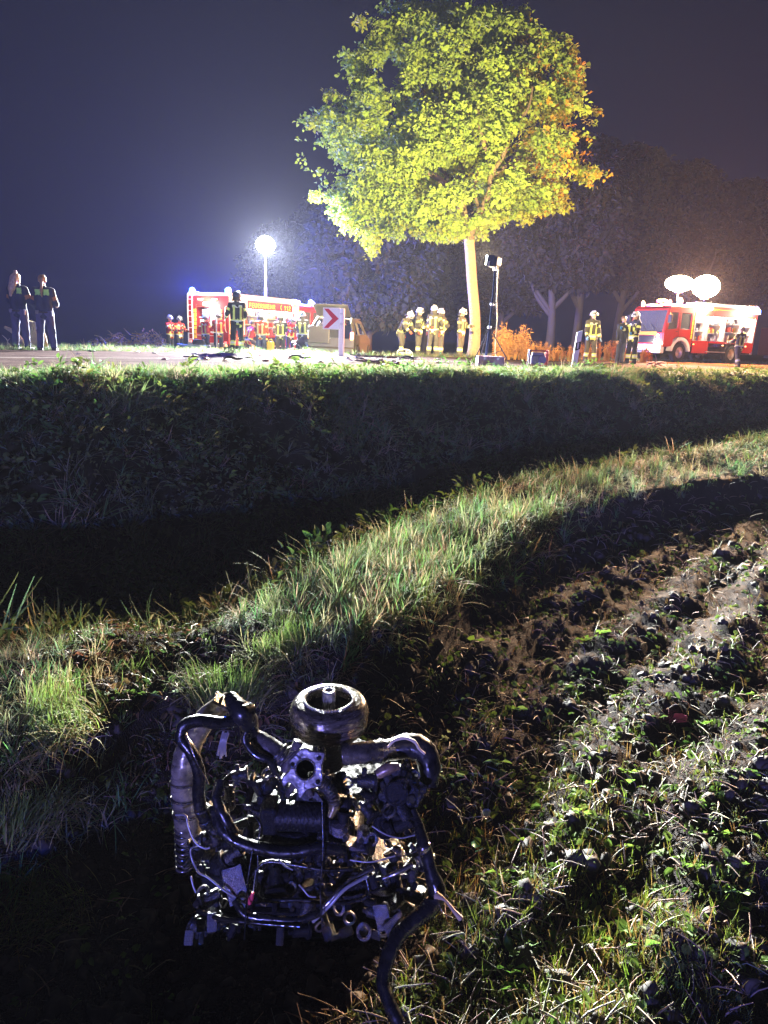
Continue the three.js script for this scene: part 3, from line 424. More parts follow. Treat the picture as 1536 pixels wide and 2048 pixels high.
class Bones {
  constructor(k = 0.03) { this.b = []; this.k = k; }
  add(a, b, ra, rb = ra, kind = '') { this.b.push({ a, d: b.clone().sub(a), ra, rb, kind }); return this; }
  near(x, y, z) { let best = 1e9, w = null, wt = 0; for (const q of this.b) { const px = x - q.a.x, py = y - q.a.y, pz = z - q.a.z, dd = q.d.lengthSq() || 1e-9, t = clamp((px * q.d.x + py * q.d.y + pz * q.d.z) / dd, 0, 1), d = Math.hypot(px - q.d.x * t, py - q.d.y * t, pz - q.d.z * t) - mixf(q.ra, q.rb, t); if (d < best) { best = d; w = q; wt = t; } } return [w, wt]; }
  f(x, y, z) { let r = 1e3; const k = this.k; for (const q of this.b) { const px = x - q.a.x, py = y - q.a.y, pz = z - q.a.z, dd = q.d.lengthSq() || 1e-9, t = clamp((px * q.d.x + py * q.d.y + pz * q.d.z) / dd, 0, 1), d = Math.hypot(px - q.d.x * t, py - q.d.y * t, pz - q.d.z * t) - mixf(q.ra, q.rb, t); const h = clamp(0.5 + (0.5 * (r - d)) / k, 0, 1); r = mixf(r, d, h) - k * h * (1 - h); } return r; }
  mesh(h, wrinkle = 0) { const lo = [1e9, 1e9, 1e9], hi = [-1e9, -1e9, -1e9]; for (const q of this.b) for (const p of [q.a, q.a.clone().add(q.d)]) ['x', 'y', 'z'].forEach((c, i) => { const m = Math.max(q.ra, q.rb) + 0.03; lo[i] = Math.min(lo[i], p[c] - m); hi[i] = Math.max(hi[i], p[c] + m); }); return nets((x, y, z) => this.f(x, y, z) + (wrinkle ? wrinkle * n2(x * 14, z * 14 + y * 9, 3) : 0), lo, hi, h); }
}
const painted = (g, fn) => { const p = g.attributes.position, c = new Float32Array(p.count * 3); for (let i = 0; i < p.count; i++) { const k = fn(p.getX(i), p.getY(i), p.getZ(i)); c[i * 3] = k[0]; c[i * 3 + 1] = k[1]; c[i * 3 + 2] = k[2]; } g.setAttribute('color', new THREE.BufferAttribute(c, 3)); return g; };
const clothM = new THREE.MeshStandardMaterial({ vertexColors: true, color: C(1, 1, 1), roughness: 0.85, side: THREE.DoubleSide }), skinM = new THREE.MeshStandardMaterial({ vertexColors: true, color: C(1, 1, 1), roughness: 0.55, side: THREE.DoubleSide });
const helmetM = mat(0.72, 0.74, 0.74, 0.25), helmetDark = mat(0.04, 0.06, 0.1, 0.3), visorM = mat(0.25, 0.28, 0.32, 0.12, 0.6), bootM = mat(0.02, 0.02, 0.02, 0.6), beltM = mat(0.03, 0.03, 0.03, 0.6), steelM = mat(0.5, 0.5, 0.52, 0.35, 0.8);
const OUT = {
  khaki: { coat: [0.085, 0.08, 0.055], stripe: [0.72, 0.78, 0.2], edge: [0.7, 0.72, 0.66], leg: [0.11, 0.1, 0.075], glove: [0.35, 0.08, 0.04] },
  navy: { coat: [0.022, 0.026, 0.04], stripe: [0.62, 0.72, 0.2], edge: [0.66, 0.7, 0.62], leg: [0.022, 0.026, 0.045], glove: [0.05, 0.05, 0.05] },
  red: { coat: [0.5, 0.035, 0.02], stripe: [0.75, 0.62, 0.12], edge: [0.75, 0.74, 0.68], leg: [0.05, 0.055, 0.08], glove: [0.1, 0.08, 0.06] },
  orange: { coat: [0.62, 0.12, 0.02], stripe: [0.78, 0.72, 0.3], edge: [0.75, 0.75, 0.7], leg: [0.09, 0.12, 0.17], glove: [0.3, 0.12, 0.05] },
  police: { coat: [0.028, 0.04, 0.075], stripe: null, edge: null, leg: [0.075, 0.08, 0.15], glove: null },
  plain: { coat: [0.035, 0.042, 0.06], stripe: null, edge: null, leg: [0.06, 0.07, 0.1], glove: null },
};
// o: px, d, turn, outfit, lean, arms [[fwd, out, bend, inward] x 2], legs [[fwd, bend, out] x 2], head [pitch, yaw], helmet, stripe layout 'back' | 'front'
function person(o) {
  const w = OUT[o.outfit], S = (o.size ?? 1.78) / 1.78, base = o.at ?? onGround(o.px, o.d), t = thing('person', o.label, 'person', [base.x, base.y + (o.lift ?? 0), base.z], o.turn ?? 0, o.group); t.scale.setScalar(S);
  const lean = o.lean ?? 0, legs = o.legs ?? [[0.06, 0.06, 0.05], [-0.04, 0.05, 0.06]], arms = o.arms ?? [[0.1, 0.16, 0.3, 0], [0.1, 0.16, 0.3, 0]], [hp, hy] = o.head ?? [0, 0];
  const P = V(0, 0.93, 0), dir = V(0, Math.cos(lean), Math.sin(lean)), J = {};
  const limb = (f, out, s) => V(Math.sin(out) * s, -Math.cos(out) * Math.cos(f), Math.cos(out) * Math.sin(f));
  [-1, 1].forEach((s, i) => {
    const [f, b, ou] = legs[i], hip = V(s * 0.095, 0.9, 0), knee = hip.clone().addScaledVector(limb(f, ou, s), 0.42), ank = knee.clone().addScaledVector(limb(f - b, ou * 0.6, s), 0.41); J['l' + i] = [hip, knee, ank];
  });
  const low = Math.min(J.l0[2].y, J.l1[2].y) - 0.085, dn = V(0, -low, 0); for (const k of ['l0', 'l1']) J[k].forEach((p) => p.add(dn)); P.add(dn);
  const chest = P.clone().addScaledVector(dir, 0.34), neck = P.clone().addScaledVector(dir, 0.55), hd = V(Math.sin(0), Math.cos(lean * 0.8 + hp * 0.5), Math.sin(lean * 0.8 + hp * 0.5)), head = neck.clone().addScaledVector(hd, 0.155);
  [-1, 1].forEach((s, i) => { const [f, ou, b, inw] = arms[i], sh = P.clone().addScaledVector(dir, 0.48).add(V(s * 0.185, 0, 0)), el = sh.clone().addScaledVector(limb(f + lean * 0.4, ou, s), 0.29), wd = limb(f + lean * 0.4 + b, ou - inw, s), wr = el.clone().addScaledVector(wd, 0.25); J['a' + i] = [sh, el, wr, wd]; });
  // coat
  const coat = new Bones(0.045), slim = o.outfit === 'police' ? 0.98 : 1;
  for (const s of [-1, 1]) { coat.add(P.clone().addScaledVector(dir, -0.09).add(V(s * 0.075, 0, 0)), chest.clone().add(V(s * 0.085, 0, 0)), 0.118 * slim, 0.12 * slim, 'torso'); coat.add(chest.clone().add(V(s * 0.09, 0, 0)), P.clone().addScaledVector(dir, 0.46).add(V(s * 0.1, 0, 0)), 0.115 * slim, 0.085, 'torso'); }
  coat.add(J.a0[0], J.a1[0], 0.075 * slim, 0.075 * slim, 'yoke'); coat.add(P.clone().addScaledVector(dir, 0.47), neck.clone().addScaledVector(hd, 0.02), 0.09, 0.07, 'collar');
  for (const i of [0, 1]) { const [sh, el, wr] = J['a' + i]; coat.add(sh, el, 0.075 * slim, 0.064 * slim, 'upper'); coat.add(el, wr, 0.064 * slim, 0.052 * slim, 'fore'); }
  const cg = coat.mesh(0.02, 0.012), side = V(1, 0, 0);
  painted(cg, (x, y, z) => {
    const [b, tt] = coat.near(x, y, z), rel = V(x, y, z).sub(P), up = rel.dot(dir), lat = rel.x, dark = 0.85 + 0.3 * n2(x * 9, z * 9 + y * 5, 2); let c = w.coat;
    if (w.stripe) {
      if (b.kind === 'fore' && tt > 0.45 && tt < 0.85) c = tt < 0.58 || tt > 0.74 ? w.stripe : w.edge; else if (b.kind === 'upper' && tt > 0.32 && tt < 0.58) c = w.stripe;
      else if ((b.kind === 'torso' || b.kind === 'yoke') && up < 0.06 && up > -0.1) c = up < -0.06 || up > 0.025 ? w.stripe : w.edge;
      else if (b.kind === 'torso' && Math.abs(Math.abs(lat) - 0.1) < 0.034 && up < 0.44) c = w.stripe; else if ((b.kind === 'torso' || b.kind === 'yoke') && up > 0.4 && up < 0.475 && Math.abs(lat) < 0.15) c = w.edge;
    } else if (o.outfit === 'police' && up > 0.38 && up < 0.51 && Math.abs(lat) > 0.035 && Math.abs(lat) < 0.16) c = [0.4, 0.75, 0.15];
    if (o.outfit === 'police' && b.kind === 'upper' && tt > 0.45 && tt < 0.75 && Math.abs(lat) > 0.2) c = [0.3, 0.14, 0.06];
    return c === w.coat ? c.map((q) => q * dark) : c;
  });
  // trousers
  const tr = new Bones(0.03); for (const s of [-1, 1]) tr.add(P.clone().add(V(s * 0.06, 0.06, 0)), P.clone().add(V(s * 0.08, -0.06, -0.01)), 0.105, 0.11, 'seat');
  for (const i of [0, 1]) { const [h, k, a] = J['l' + i]; tr.add(h, k, 0.112, 0.084, 'thigh'); tr.add(k, a.clone().add(V(0, 0.02, 0)), 0.084, 0.078 * (o.outfit === 'police' ? 0.9 : 1), 'shin'); }
  const tg = painted(tr.mesh(0.02, 0.013), (x, y, z) => { const [b, tt] = tr.near(x, y, z); const dark = 0.85 + 0.3 * n2(x * 9, z * 9 + y * 5, 2); return w.stripe && b.kind === 'shin' && tt > 0.35 && tt < 0.7 ? (tt < 0.45 || tt > 0.6 ? w.stripe : w.edge) : w.leg.map((q) => q * dark); });
  // the body under the clothes, with head and hands
  const bd = new Bones(0.03); for (const s of [-1, 1]) bd.add(P.clone().add(V(s * 0.06, 0, 0)), chest.clone().add(V(s * 0.07, 0.05, 0)), 0.085, 0.085);
  bd.add(chest, neck, 0.07, 0.055); bd.add(neck, head, 0.052, 0.05); for (const i of [0, 1]) { const [sh, el, wr] = J['a' + i], [h, k, a] = J['l' + i]; bd.add(sh, el, 0.045, 0.036); bd.add(el, wr, 0.036, 0.026); bd.add(h, k, 0.075, 0.05); bd.add(k, a, 0.05, 0.036); bd.add(chest, sh, 0.05, 0.05); }
  const hq = new THREE.Quaternion().setFromEuler(new THREE.Euler(lean * 0.8 + hp, hy, 0, 'YXZ')), hb = new Bones(0.018), hl = (x, y, z) => V(x, y, z).applyQuaternion(hq).add(head);
  hb.add(hl(0, 0.03, -0.012), hl(0, 0.03, 0.012), 0.088, 0.084); hb.add(hl(0, -0.02, 0.03), hl(0, -0.06, 0.05), 0.062, 0.042); hb.add(hl(0, -0.16, -0.01), hl(0, -0.03, -0.01), 0.052, 0.055); hb.add(hl(0, 0.015, 0.088), hl(0, -0.02, 0.104), 0.008, 0.013); for (const s of [-1, 1]) hb.add(hl(s * 0.082, 0.012, -0.008), hl(s * 0.085, -0.018, -0.004), 0.014, 0.01);
  const skin = o.skin ?? [0.5, 0.3, 0.21], inv = hq.clone().invert();
  const headG = painted(hb.mesh(0.011), (x, y, z) => { const v = V(x, y, z).sub(head).applyQuaternion(inv); for (const s of [-1, 1]) if (Math.hypot(v.x - s * 0.032, v.y - 0.012) < 0.014 && v.z > 0.05) return [0.05, 0.035, 0.03]; if (Math.abs(v.x) < 0.024 && Math.abs(v.y + 0.05) < 0.007 && v.z > 0.05) return [0.28, 0.09, 0.08]; if (Math.abs(Math.abs(v.x) - 0.032) < 0.02 && Math.abs(v.y - 0.034) < 0.006 && v.z > 0.05) return [0.12, 0.07, 0.04]; return skin; });
  const handCol = w.glove && o.glove !== false ? o.glove ?? w.glove : skin, hands = [];
  for (const i of [0, 1]) {
    const [, , wr, wd] = J['a' + i], s = i ? 1 : -1, u = wd, n = V(s, 0, 0.3).cross(u).normalize(), a = u.clone().cross(n).normalize().multiplyScalar(s), hn = new Bones(0.008), L = (x, y, z) => wr.clone().addScaledVector(u, y).addScaledVector(n, x).addScaledVector(a, z);
    hn.add(L(-0.018, 0.0, 0), L(-0.024, 0.075, 0), 0.022, 0.018); hn.add(L(0.018, 0.0, 0), L(0.024, 0.075, 0), 0.022, 0.018);
    [-0.033, -0.011, 0.011, 0.032].forEach((q, k) => { const len = [0.034, 0.044, 0.047, 0.04][k]; hn.add(L(q, 0.08, 0), L(q * 1.1, 0.08 + len, 0.012), 0.0105, 0.0095); hn.add(L(q * 1.1, 0.08 + len, 0.012), L(q * 1.1, 0.08 + len * 1.5, 0.04), 0.0095, 0.008); });
    hn.add(L(0.03, 0.025, 0.004), L(0.052, 0.055, 0.018), 0.013, 0.011); hn.add(L(0.052, 0.055, 0.018), L(0.052, 0.083, 0.03), 0.011, 0.009);
    hands.push(painted(hn.mesh(0.007), () => handCol));
  }
  const bodyG = (() => { const gs = [painted(bd.mesh(0.026), () => skin), headG, ...hands].map((g) => { const q = g.toNonIndexed(); q.computeVertexNormals(); return q; }); const m = mergeGeometries(gs.map((g, i) => { const src = [0, headG, ...hands][i]; if (i) g.setAttribute('normal', src.toNonIndexed().attributes.normal); return g; })); return m; })();
  obj('body', bodyG, skinM, t); obj('coat', cg, clothM, t); obj('trousers', tg, clothM, t);
  for (const i of [0, 1]) { const a = J['l' + i][2], k = J['l' + i][1], up = k.clone().sub(a).normalize(), b = new Bones(0.02); b.add(a.clone().add(V(0, -0.03, -0.03)), a.clone().add(V((i ? 1 : -1) * 0.02, -0.045, 0.15)), 0.05, 0.04); b.add(a.clone().add(V(0, -0.02, -0.01)), a.clone().addScaledVector(up, 0.1), 0.055, 0.058); obj('boot', b.mesh(0.02), o.outfit === 'khaki' ? mat(0.12, 0.1, 0.05, 0.7) : bootM, t); }
  const hg = new THREE.Group(); // head gear is placed in the head's own axes
  const onHead = (g) => g.applyQuaternion(hq).translate(head.x, head.y, head.z);
  if (o.helmet) {
    const hm = o.helmet === 'dark' ? helmetDark : helmetM;
    const shell = (() => { const g = new THREE.SphereGeometry(1, 20, 10, 0, Math.PI * 2, 0, Math.PI * 0.56); const p = g.attributes.position; for (let i = 0; i < p.count; i++) { const y = p.getY(i), z = p.getZ(i); p.setXYZ(i, p.getX(i) * 0.128, y * 0.128 + 0.045 - (z < 0 && y < 0.25 ? -z * 0.035 : 0), z * 0.152 - 0.006); } g.computeVertexNormals(); return g; })();
    const helm = obj('helmet', onHead(join([shell, put(new THREE.TorusGeometry(0.132, 0.012, 6, 24), 0, 0.026, -0.004, Math.PI / 2, 0, 0, [1, 1.17, 1]), rbox(0.03, 0.02, 0.24, 0.01, 0, 0.172, -0.01)])), hm, t);
    obj('visor', onHead(put(new THREE.SphereGeometry(0.142, 16, 4, Math.PI * 0.18, Math.PI * 0.64, Math.PI * 0.3, Math.PI * 0.2), 0, 0.035, 0.018)), visorM, helm);
    obj('neck_guard', onHead(new THREE.CylinderGeometry(0.105, 0.15, 0.17, 16, 1, true, Math.PI * 0.62, Math.PI * 0.76 * 1).applyMatrix4(m4(0, -0.05, -0.015, 0, 0, 0))), mat(0.07, 0.065, 0.05, 0.9), helm);
  }
  if (o.hair) {
    const hb2 = new Bones(0.03); hb2.add(hl(0, 0.05, -0.03), hl(0, 0.055, 0.0), 0.096, 0.09);
    if (o.hair === 'long') { hb2.add(hl(0.0, 0.17, -0.03), hl(-0.02, 0.175, -0.03), 0.035); const b = neck.clone().addScaledVector(dir, -0.16); hb2.add(hl(0.03, 0.03, -0.06), V(b.x + 0.06, b.y + 0.1, b.z - 0.12), 0.075, 0.075); hb2.add(V(b.x + 0.06, b.y + 0.1, b.z - 0.12), V(b.x + 0.09, b.y - 0.06, b.z - 0.13), 0.07, 0.03); hb2.add(hl(-0.03, 0.03, -0.06), V(b.x, b.y + 0.12, b.z - 0.13), 0.06, 0.05); }
    if (o.hair === 'tail') { hb2.add(hl(0, 0.04, -0.1), hl(0, 0.02, -0.14), 0.04, 0.035); const b = neck.clone().addScaledVector(dir, -0.13); hb2.add(hl(0, 0.02, -0.14), V(-0.01, b.y + 0.06, b.z - 0.15), 0.033, 0.03); hb2.add(V(-0.01, b.y + 0.06, b.z - 0.15), V(-0.015, b.y - 0.09, b.z - 0.14), 0.03, 0.012); }
    const hc = o.hairCol ?? [0.3, 0.2, 0.1]; obj('hair', painted(hb2.mesh(0.014, 0.004), (x, y, z) => { const q = 0.75 + 0.6 * (0.5 + n2(x * 60, z * 60 + y * 6, 3)); return hc.map((v) => v * q); }), skinM, t);
  }
  const beltY = P.clone().addScaledVector(dir, o.outfit === 'police' ? -0.02 : 0.1);
  if (o.outfit === 'police') {
    const tilt = m4(0, 0, 0); obj('belt', put(new THREE.TorusGeometry(0.155, 0.022, 6, 28), beltY.x, beltY.y, beltY.z, Math.PI / 2 + lean, 0, 0, [1.12, 0.82, 1]), beltM, t);
    obj('holster', rbox(0.045, 0.2, 0.09, 0.015, 0.19, beltY.y - 0.14, 0.0, 0.1), beltM, t); obj('radio', rbox(0.05, 0.13, 0.05, 0.012, -0.18, beltY.y - 0.02, -0.05), mat(0.35, 0.36, 0.38, 0.4), t); obj('pouch', rbox(0.09, 0.09, 0.05, 0.015, 0.13, beltY.y, -0.11, 0, 0.5), mat(0.12, 0.12, 0.13, 0.5), t);
    if (o.flask) obj('thigh_holster', rbox(0.06, 0.2, 0.1, 0.02, 0.19, 0.6 - low * 0, 0.0, 0.1), mat(0.25, 0.26, 0.3, 0.4), t);
  } else if (w.stripe) {
    obj('radio', rbox(0.05, 0.12, 0.045, 0.01, 0.11, chest.y + 0.05, chest.z + 0.13), beltM, t);
    if (o.loop) obj('hanging_glove', put(rbox(0.06, 0.13, 0.045, 0.02), o.loop * 0.19, P.y - 0.16, 0.05), mat(0.5, 0.08, 0.04, 0.8), t);
  }
  return t;
}
const PI = Math.PI;
const down = [0.05, 0.14, 0.25, 0], fwd = [0.55, 0.1, 0.9, 0.35], hold = [0.35, 0.2, 1.3, 0.5], hips = [-0.25, 0.55, 0.9, 0.9];
// two officers on the far verge
person({ px: 40, d: 16.9, turn: PI - 0.15, outfit: 'police', size: 1.72, hair: 'long', hairCol: [0.42, 0.3, 0.18], arms: [[0.25, 0.3, 0.7, 0.3], [0.2, 0.28, 0.9, 0.4]], head: [0, -0.2], legs: [[0.05, 0.05, 0.07], [-0.02, 0.03, 0.07]], label: 'officer in dark uniform with long blonde hair and a topknot, at the left border' });
person({ px: 91, d: 16.9, turn: PI + 0.12, outfit: 'police', size: 1.71, hair: 'tail', hairCol: [0.3, 0.19, 0.09], flask: true, arms: [[0.3, 0.2, 1.1, 0.4], [0.1, 0.26, 0.6, 0.35]], head: [0.05, 0.25], legs: [[0.0, 0.02, 0.1], [0.0, 0.02, 0.09]], label: 'officer in dark uniform with a ponytail and green shoulder patches, right of the stump' });
// around the left fire engine and the wreck
person({ px: 340, d: 33, turn: 1.1, outfit: 'red', helmet: 'white', arms: [fwd, fwd], head: [0.15, 0], label: 'firefighter in red jacket and white helmet furthest left, beside the brush' });
person({ px: 359, d: 33.4, turn: 0.9, outfit: 'red', helmet: 'white', size: 1.74, arms: [hold, fwd], head: [0.3, -0.3], label: 'firefighter in red jacket looking down, right beside the leftmost one' });
person({ px: 411, d: 31.2, turn: 2.6, outfit: 'red', helmet: 'white', size: 1.72, arms: [fwd, hold], head: [0.4, 0.2], label: 'firefighter in red jacket bending his helmet towards the open rear of the engine' });
person({ px: 437, d: 30.4, turn: -2.8, outfit: 'red', helmet: 'white', size: 1.74, arms: [fwd, fwd], head: [0.3, 0], label: 'firefighter in red jacket holding an upright pole behind the engine' });
person({ px: 474, d: 22.8, turn: PI + 0.35, outfit: 'navy', helmet: 'dark', size: 1.84, arms: [[0.1, 0.24, 0.9, 0.4], [0.35, 0.3, 0.9, 0.3]], head: [0.1, -0.2], legs: [[0.2, 0.12, 0.08], [-0.12, 0.08, 0.08]], label: 'large firefighter in all dark blue gear and blue helmet, nearest on the far verge' });
person({ px: 497, d: 31.5, turn: 2.4, outfit: 'red', helmet: false, hair: 'short', hairCol: [0.06, 0.05, 0.04], legs: [[1.2, 1.7, 0.1], [0.5, 1.4, 0.1]], lean: 0.35, arms: [fwd, fwd], label: 'crouching helper in red-yellow vest right of the big dark blue firefighter' });
person({ px: 522, d: 29.5, turn: PI - 0.2, outfit: 'orange', helmet: 'white', arms: [[0.2, 0.2, 0.6, 0.2], [0.35, 0.25, 0.7, 0.3]], head: [0.15, 0.1], label: 'firefighter in orange jacket with cream stripes seen from behind, grey trousers' });
person({ px: 561, d: 29.8, turn: PI + 0.1, outfit: 'khaki', helmet: 'white', arms: [fwd, [0.3, 0.25, 0.8, 0.2]], head: [0.2, 0], label: 'firefighter in dark coat with pale stripes, back turned, right of the orange one' });
person({ px: 580, d: 31.5, turn: 0.6, outfit: 'red', helmet: 'white', size: 1.7, lean: 0.25, arms: [fwd, fwd], head: [0.35, 0.3], label: 'stooping firefighter in red jacket between two with dark coats' });
person({ px: 605, d: 28.6, turn: PI, outfit: 'khaki', helmet: 'white', arms: [[0.4, 0.15, 0.9, 0.3], [0.4, 0.15, 0.9, 0.3]], label: 'firefighter with a pale striped back standing over the dark wreckage' });
person({ px: 626, d: 29.4, turn: 2.5, outfit: 'khaki', helmet: 'white', size: 1.72, lean: 0.75, arms: [fwd, fwd], legs: [[0.3, 0.4, 0.1], [0.1, 0.3, 0.1]], head: [0.1, 0], label: 'firefighter stooped low over the wreck with his white helmet down' });
person({ px: 641, d: 30.2, turn: 1.4, outfit: 'khaki', helmet: 'white', size: 1.86, lift: 0.35, arms: [fwd, down], label: 'firefighter standing high behind the left edge of the chevron sign' });
person({ px: 700, d: 29.6, turn: -1.2, outfit: 'khaki', helmet: 'dark', size: 1.7, lean: 0.5, arms: [fwd, fwd], head: [0.4, 0], label: 'firefighter leaning over the silver car right of the chevron sign' });
// the group left of the tree
person({ px: 802, d: 28, turn: 0.9, outfit: 'khaki', helmet: 'white', lean: 0.55, arms: [[0.25, 0.25, 0.5, 0.2], [0.1, 0.3, 0.7, 0.2]], legs: [[0.35, 0.35, 0.1], [-0.1, 0.15, 0.12]], head: [0.5, 0], loop: 1, label: 'firefighter bending forward with bowed helmet, leftmost of the group left of the tree' });
person({ px: 837, d: 28.3, turn: 1.2, outfit: 'khaki', helmet: 'white', arms: [[0.35, 0.1, 0.9, 0.2], [0.5, 0.1, 0.9, 0.1]], head: [0.15, 0], loop: 1, label: 'firefighter in profile facing right, second of the group left of the tree' });
person({ px: 866, d: 28.6, turn: 2.7, outfit: 'khaki', helmet: 'white', size: 1.92, arms: [hips, down], loop: -1, label: 'tallest firefighter of the group left of the tree, nearer of the two overlapping' });
person({ px: 879, d: 29.4, turn: -2.5, outfit: 'khaki', helmet: 'white', size: 1.84, arms: [hips, hips], label: 'firefighter half hidden behind the tallest one of the group left of the tree' });
person({ px: 921, d: 28.0, turn: 1.0, outfit: 'khaki', helmet: 'white', arms: [down, hold], head: [0.35, 0], loop: -1, label: 'firefighter looking down directly left of the pale tree trunk' });
// on the right
person({ px: 1181, d: 27, turn: 0.2, outfit: 'khaki', helmet: 'white', size: 1.84, glove: [0.2, 0.4, 0.7], arms: [[0.15, 0.2, 0.4, 0.1], [0.05, 0.2, 0.3, 0.05]], legs: [[0.1, 0.05, 0.14], [0.0, 0.02, 0.14]], label: 'firefighter facing the camera beside the black-banded road post' });
person({ px: 1242, d: 27.5, turn: 0.35, outfit: 'plain', size: 1.75, hair: 'short', hairCol: [0.1, 0.06, 0.03], arms: [[0.0, 0.12, 0.2, 0], [0.1, 0.12, 0.7, 0.5]], label: 'bareheaded person in a plain dark grey-blue jacket left of the right engine' });
person({ px: 1264, d: 27.2, turn: -1.1, outfit: 'navy', helmet: 'white', size: 1.88, glove: [0.05, 0.3, 0.75], arms: [[0.5, 0.15, 1.3, 0.3], [0.15, 0.15, 1.2, 0.2]], head: [0.1, 0], label: 'firefighter in dark gear with blue gloves beside the bareheaded person' });
person({ px: 1477, d: 29.5, turn: PI + 0.3, outfit: 'khaki', helmet: false, hair: 'short', hairCol: [0.35, 0.25, 0.14], size: 1.62, arms: [[0.5, 0.2, 1.0, 0.2], [0.5, 0.2, 0.8, 0.1]], legs: [[0.35, 0.4, 0.06], [-0.25, 0.2, 0.06]], label: 'helper with yellow striped back walking to the open lockers of the right engine' });
// ------------------------------------------------------------------ fire engines
const redM = mat(0.42, 0.018, 0.012, 0.32, 0, { clearcoat: 0.5, clearcoatRoughness: 0.15 }), whiteM = mat(0.78, 0.78, 0.76, 0.4), darkM = mat(0.025, 0.025, 0.028, 0.6), rubberM = mat(0.018, 0.018, 0.018, 0.85), aluM = mat(0.62, 0.62, 0.62, 0.42, 0.6), innerM = mat(0.6, 0.6, 0.58, 0.6), yellowM = mat(0.78, 0.55, 0.03, 0.5), greyM = mat(0.16, 0.16, 0.17, 0.6);
const glassM = new THREE.MeshPhysicalMaterial({ color: C(0.35, 0.38, 0.4), roughness: 0.06, transmission: 0.75, thickness: 0, side: THREE.DoubleSide });
const blueGlow = glow(0.05, 0.25, 1, 16), whiteGlow = glow(1, 0.97, 0.9, 9), orangeGlow = glow(1, 0.32, 0.03, 5), redGlow = glow(1, 0.04, 0.02, 4), stripGlow = glow(1, 0.97, 0.9, 7);
const gearM = [mat(0.5, 0.06, 0.03, 0.5), mat(0.05, 0.05, 0.055, 0.6), mat(0.45, 0.45, 0.45, 0.4, 0.5), mat(0.65, 0.5, 0.1, 0.5), mat(0.2, 0.24, 0.3, 0.5), mat(0.55, 0.52, 0.45, 0.7)];
function textPlate(w, h, draw, px = 512) { const c = document.createElement('canvas'); c.width = px; c.height = Math.round((px * h) / w); draw(c.getContext('2d'), c.width, c.height); const t = new THREE.CanvasTexture(c); t.colorSpace = THREE.SRGBColorSpace; return [new THREE.PlaneGeometry(w, h), new THREE.MeshStandardMaterial({ map: t, roughness: 0.4, side: THREE.DoubleSide })]; }
function wheel(parent, x, z, R = 0.5) {
  const s = z > 0 ? 1 : -1; const prof = [[R * 0.56, -0.15], [R * 0.9, -0.15], [R * 0.98, -0.11], [R, -0.06], [R, 0.06], [R * 0.98, 0.11], [R * 0.9, 0.15], [R * 0.56, 0.15]].map((p) => new THREE.Vector2(...p));
  const w = obj('wheel', new THREE.LatheGeometry(prof, 32).applyMatrix4(m4(0, 0, 0, PI / 2, 0, 0)), rubberM, parent); w.position.set(x, R, z);
  const rimProf = [[0.001, 0.06], [R * 0.22, 0.06], [R * 0.28, -0.02], [R * 0.46, 0.0], [R * 0.52, 0.09], [R * 0.57, 0.13], [R * 0.57, -0.13], [0.001, -0.13]].map((p) => new THREE.Vector2(...p));
  const bolts = []; for (let i = 0; i < 8; i++) bolts.push(cyl(0.016, 0.016, 0.03, Math.cos(i * PI / 4) * R * 0.2, Math.sin(i * PI / 4) * R * 0.2, 0.07, PI / 2, 0, 0, 6));
  obj('rim', join([new THREE.LatheGeometry(rimProf, 28).applyMatrix4(m4(0, 0, 0, PI / 2, 0, 0)), ...bolts]).applyMatrix4(m4(0, 0, 0, 0, s < 0 ? PI : 0, 0)), aluM, w); return w;
}
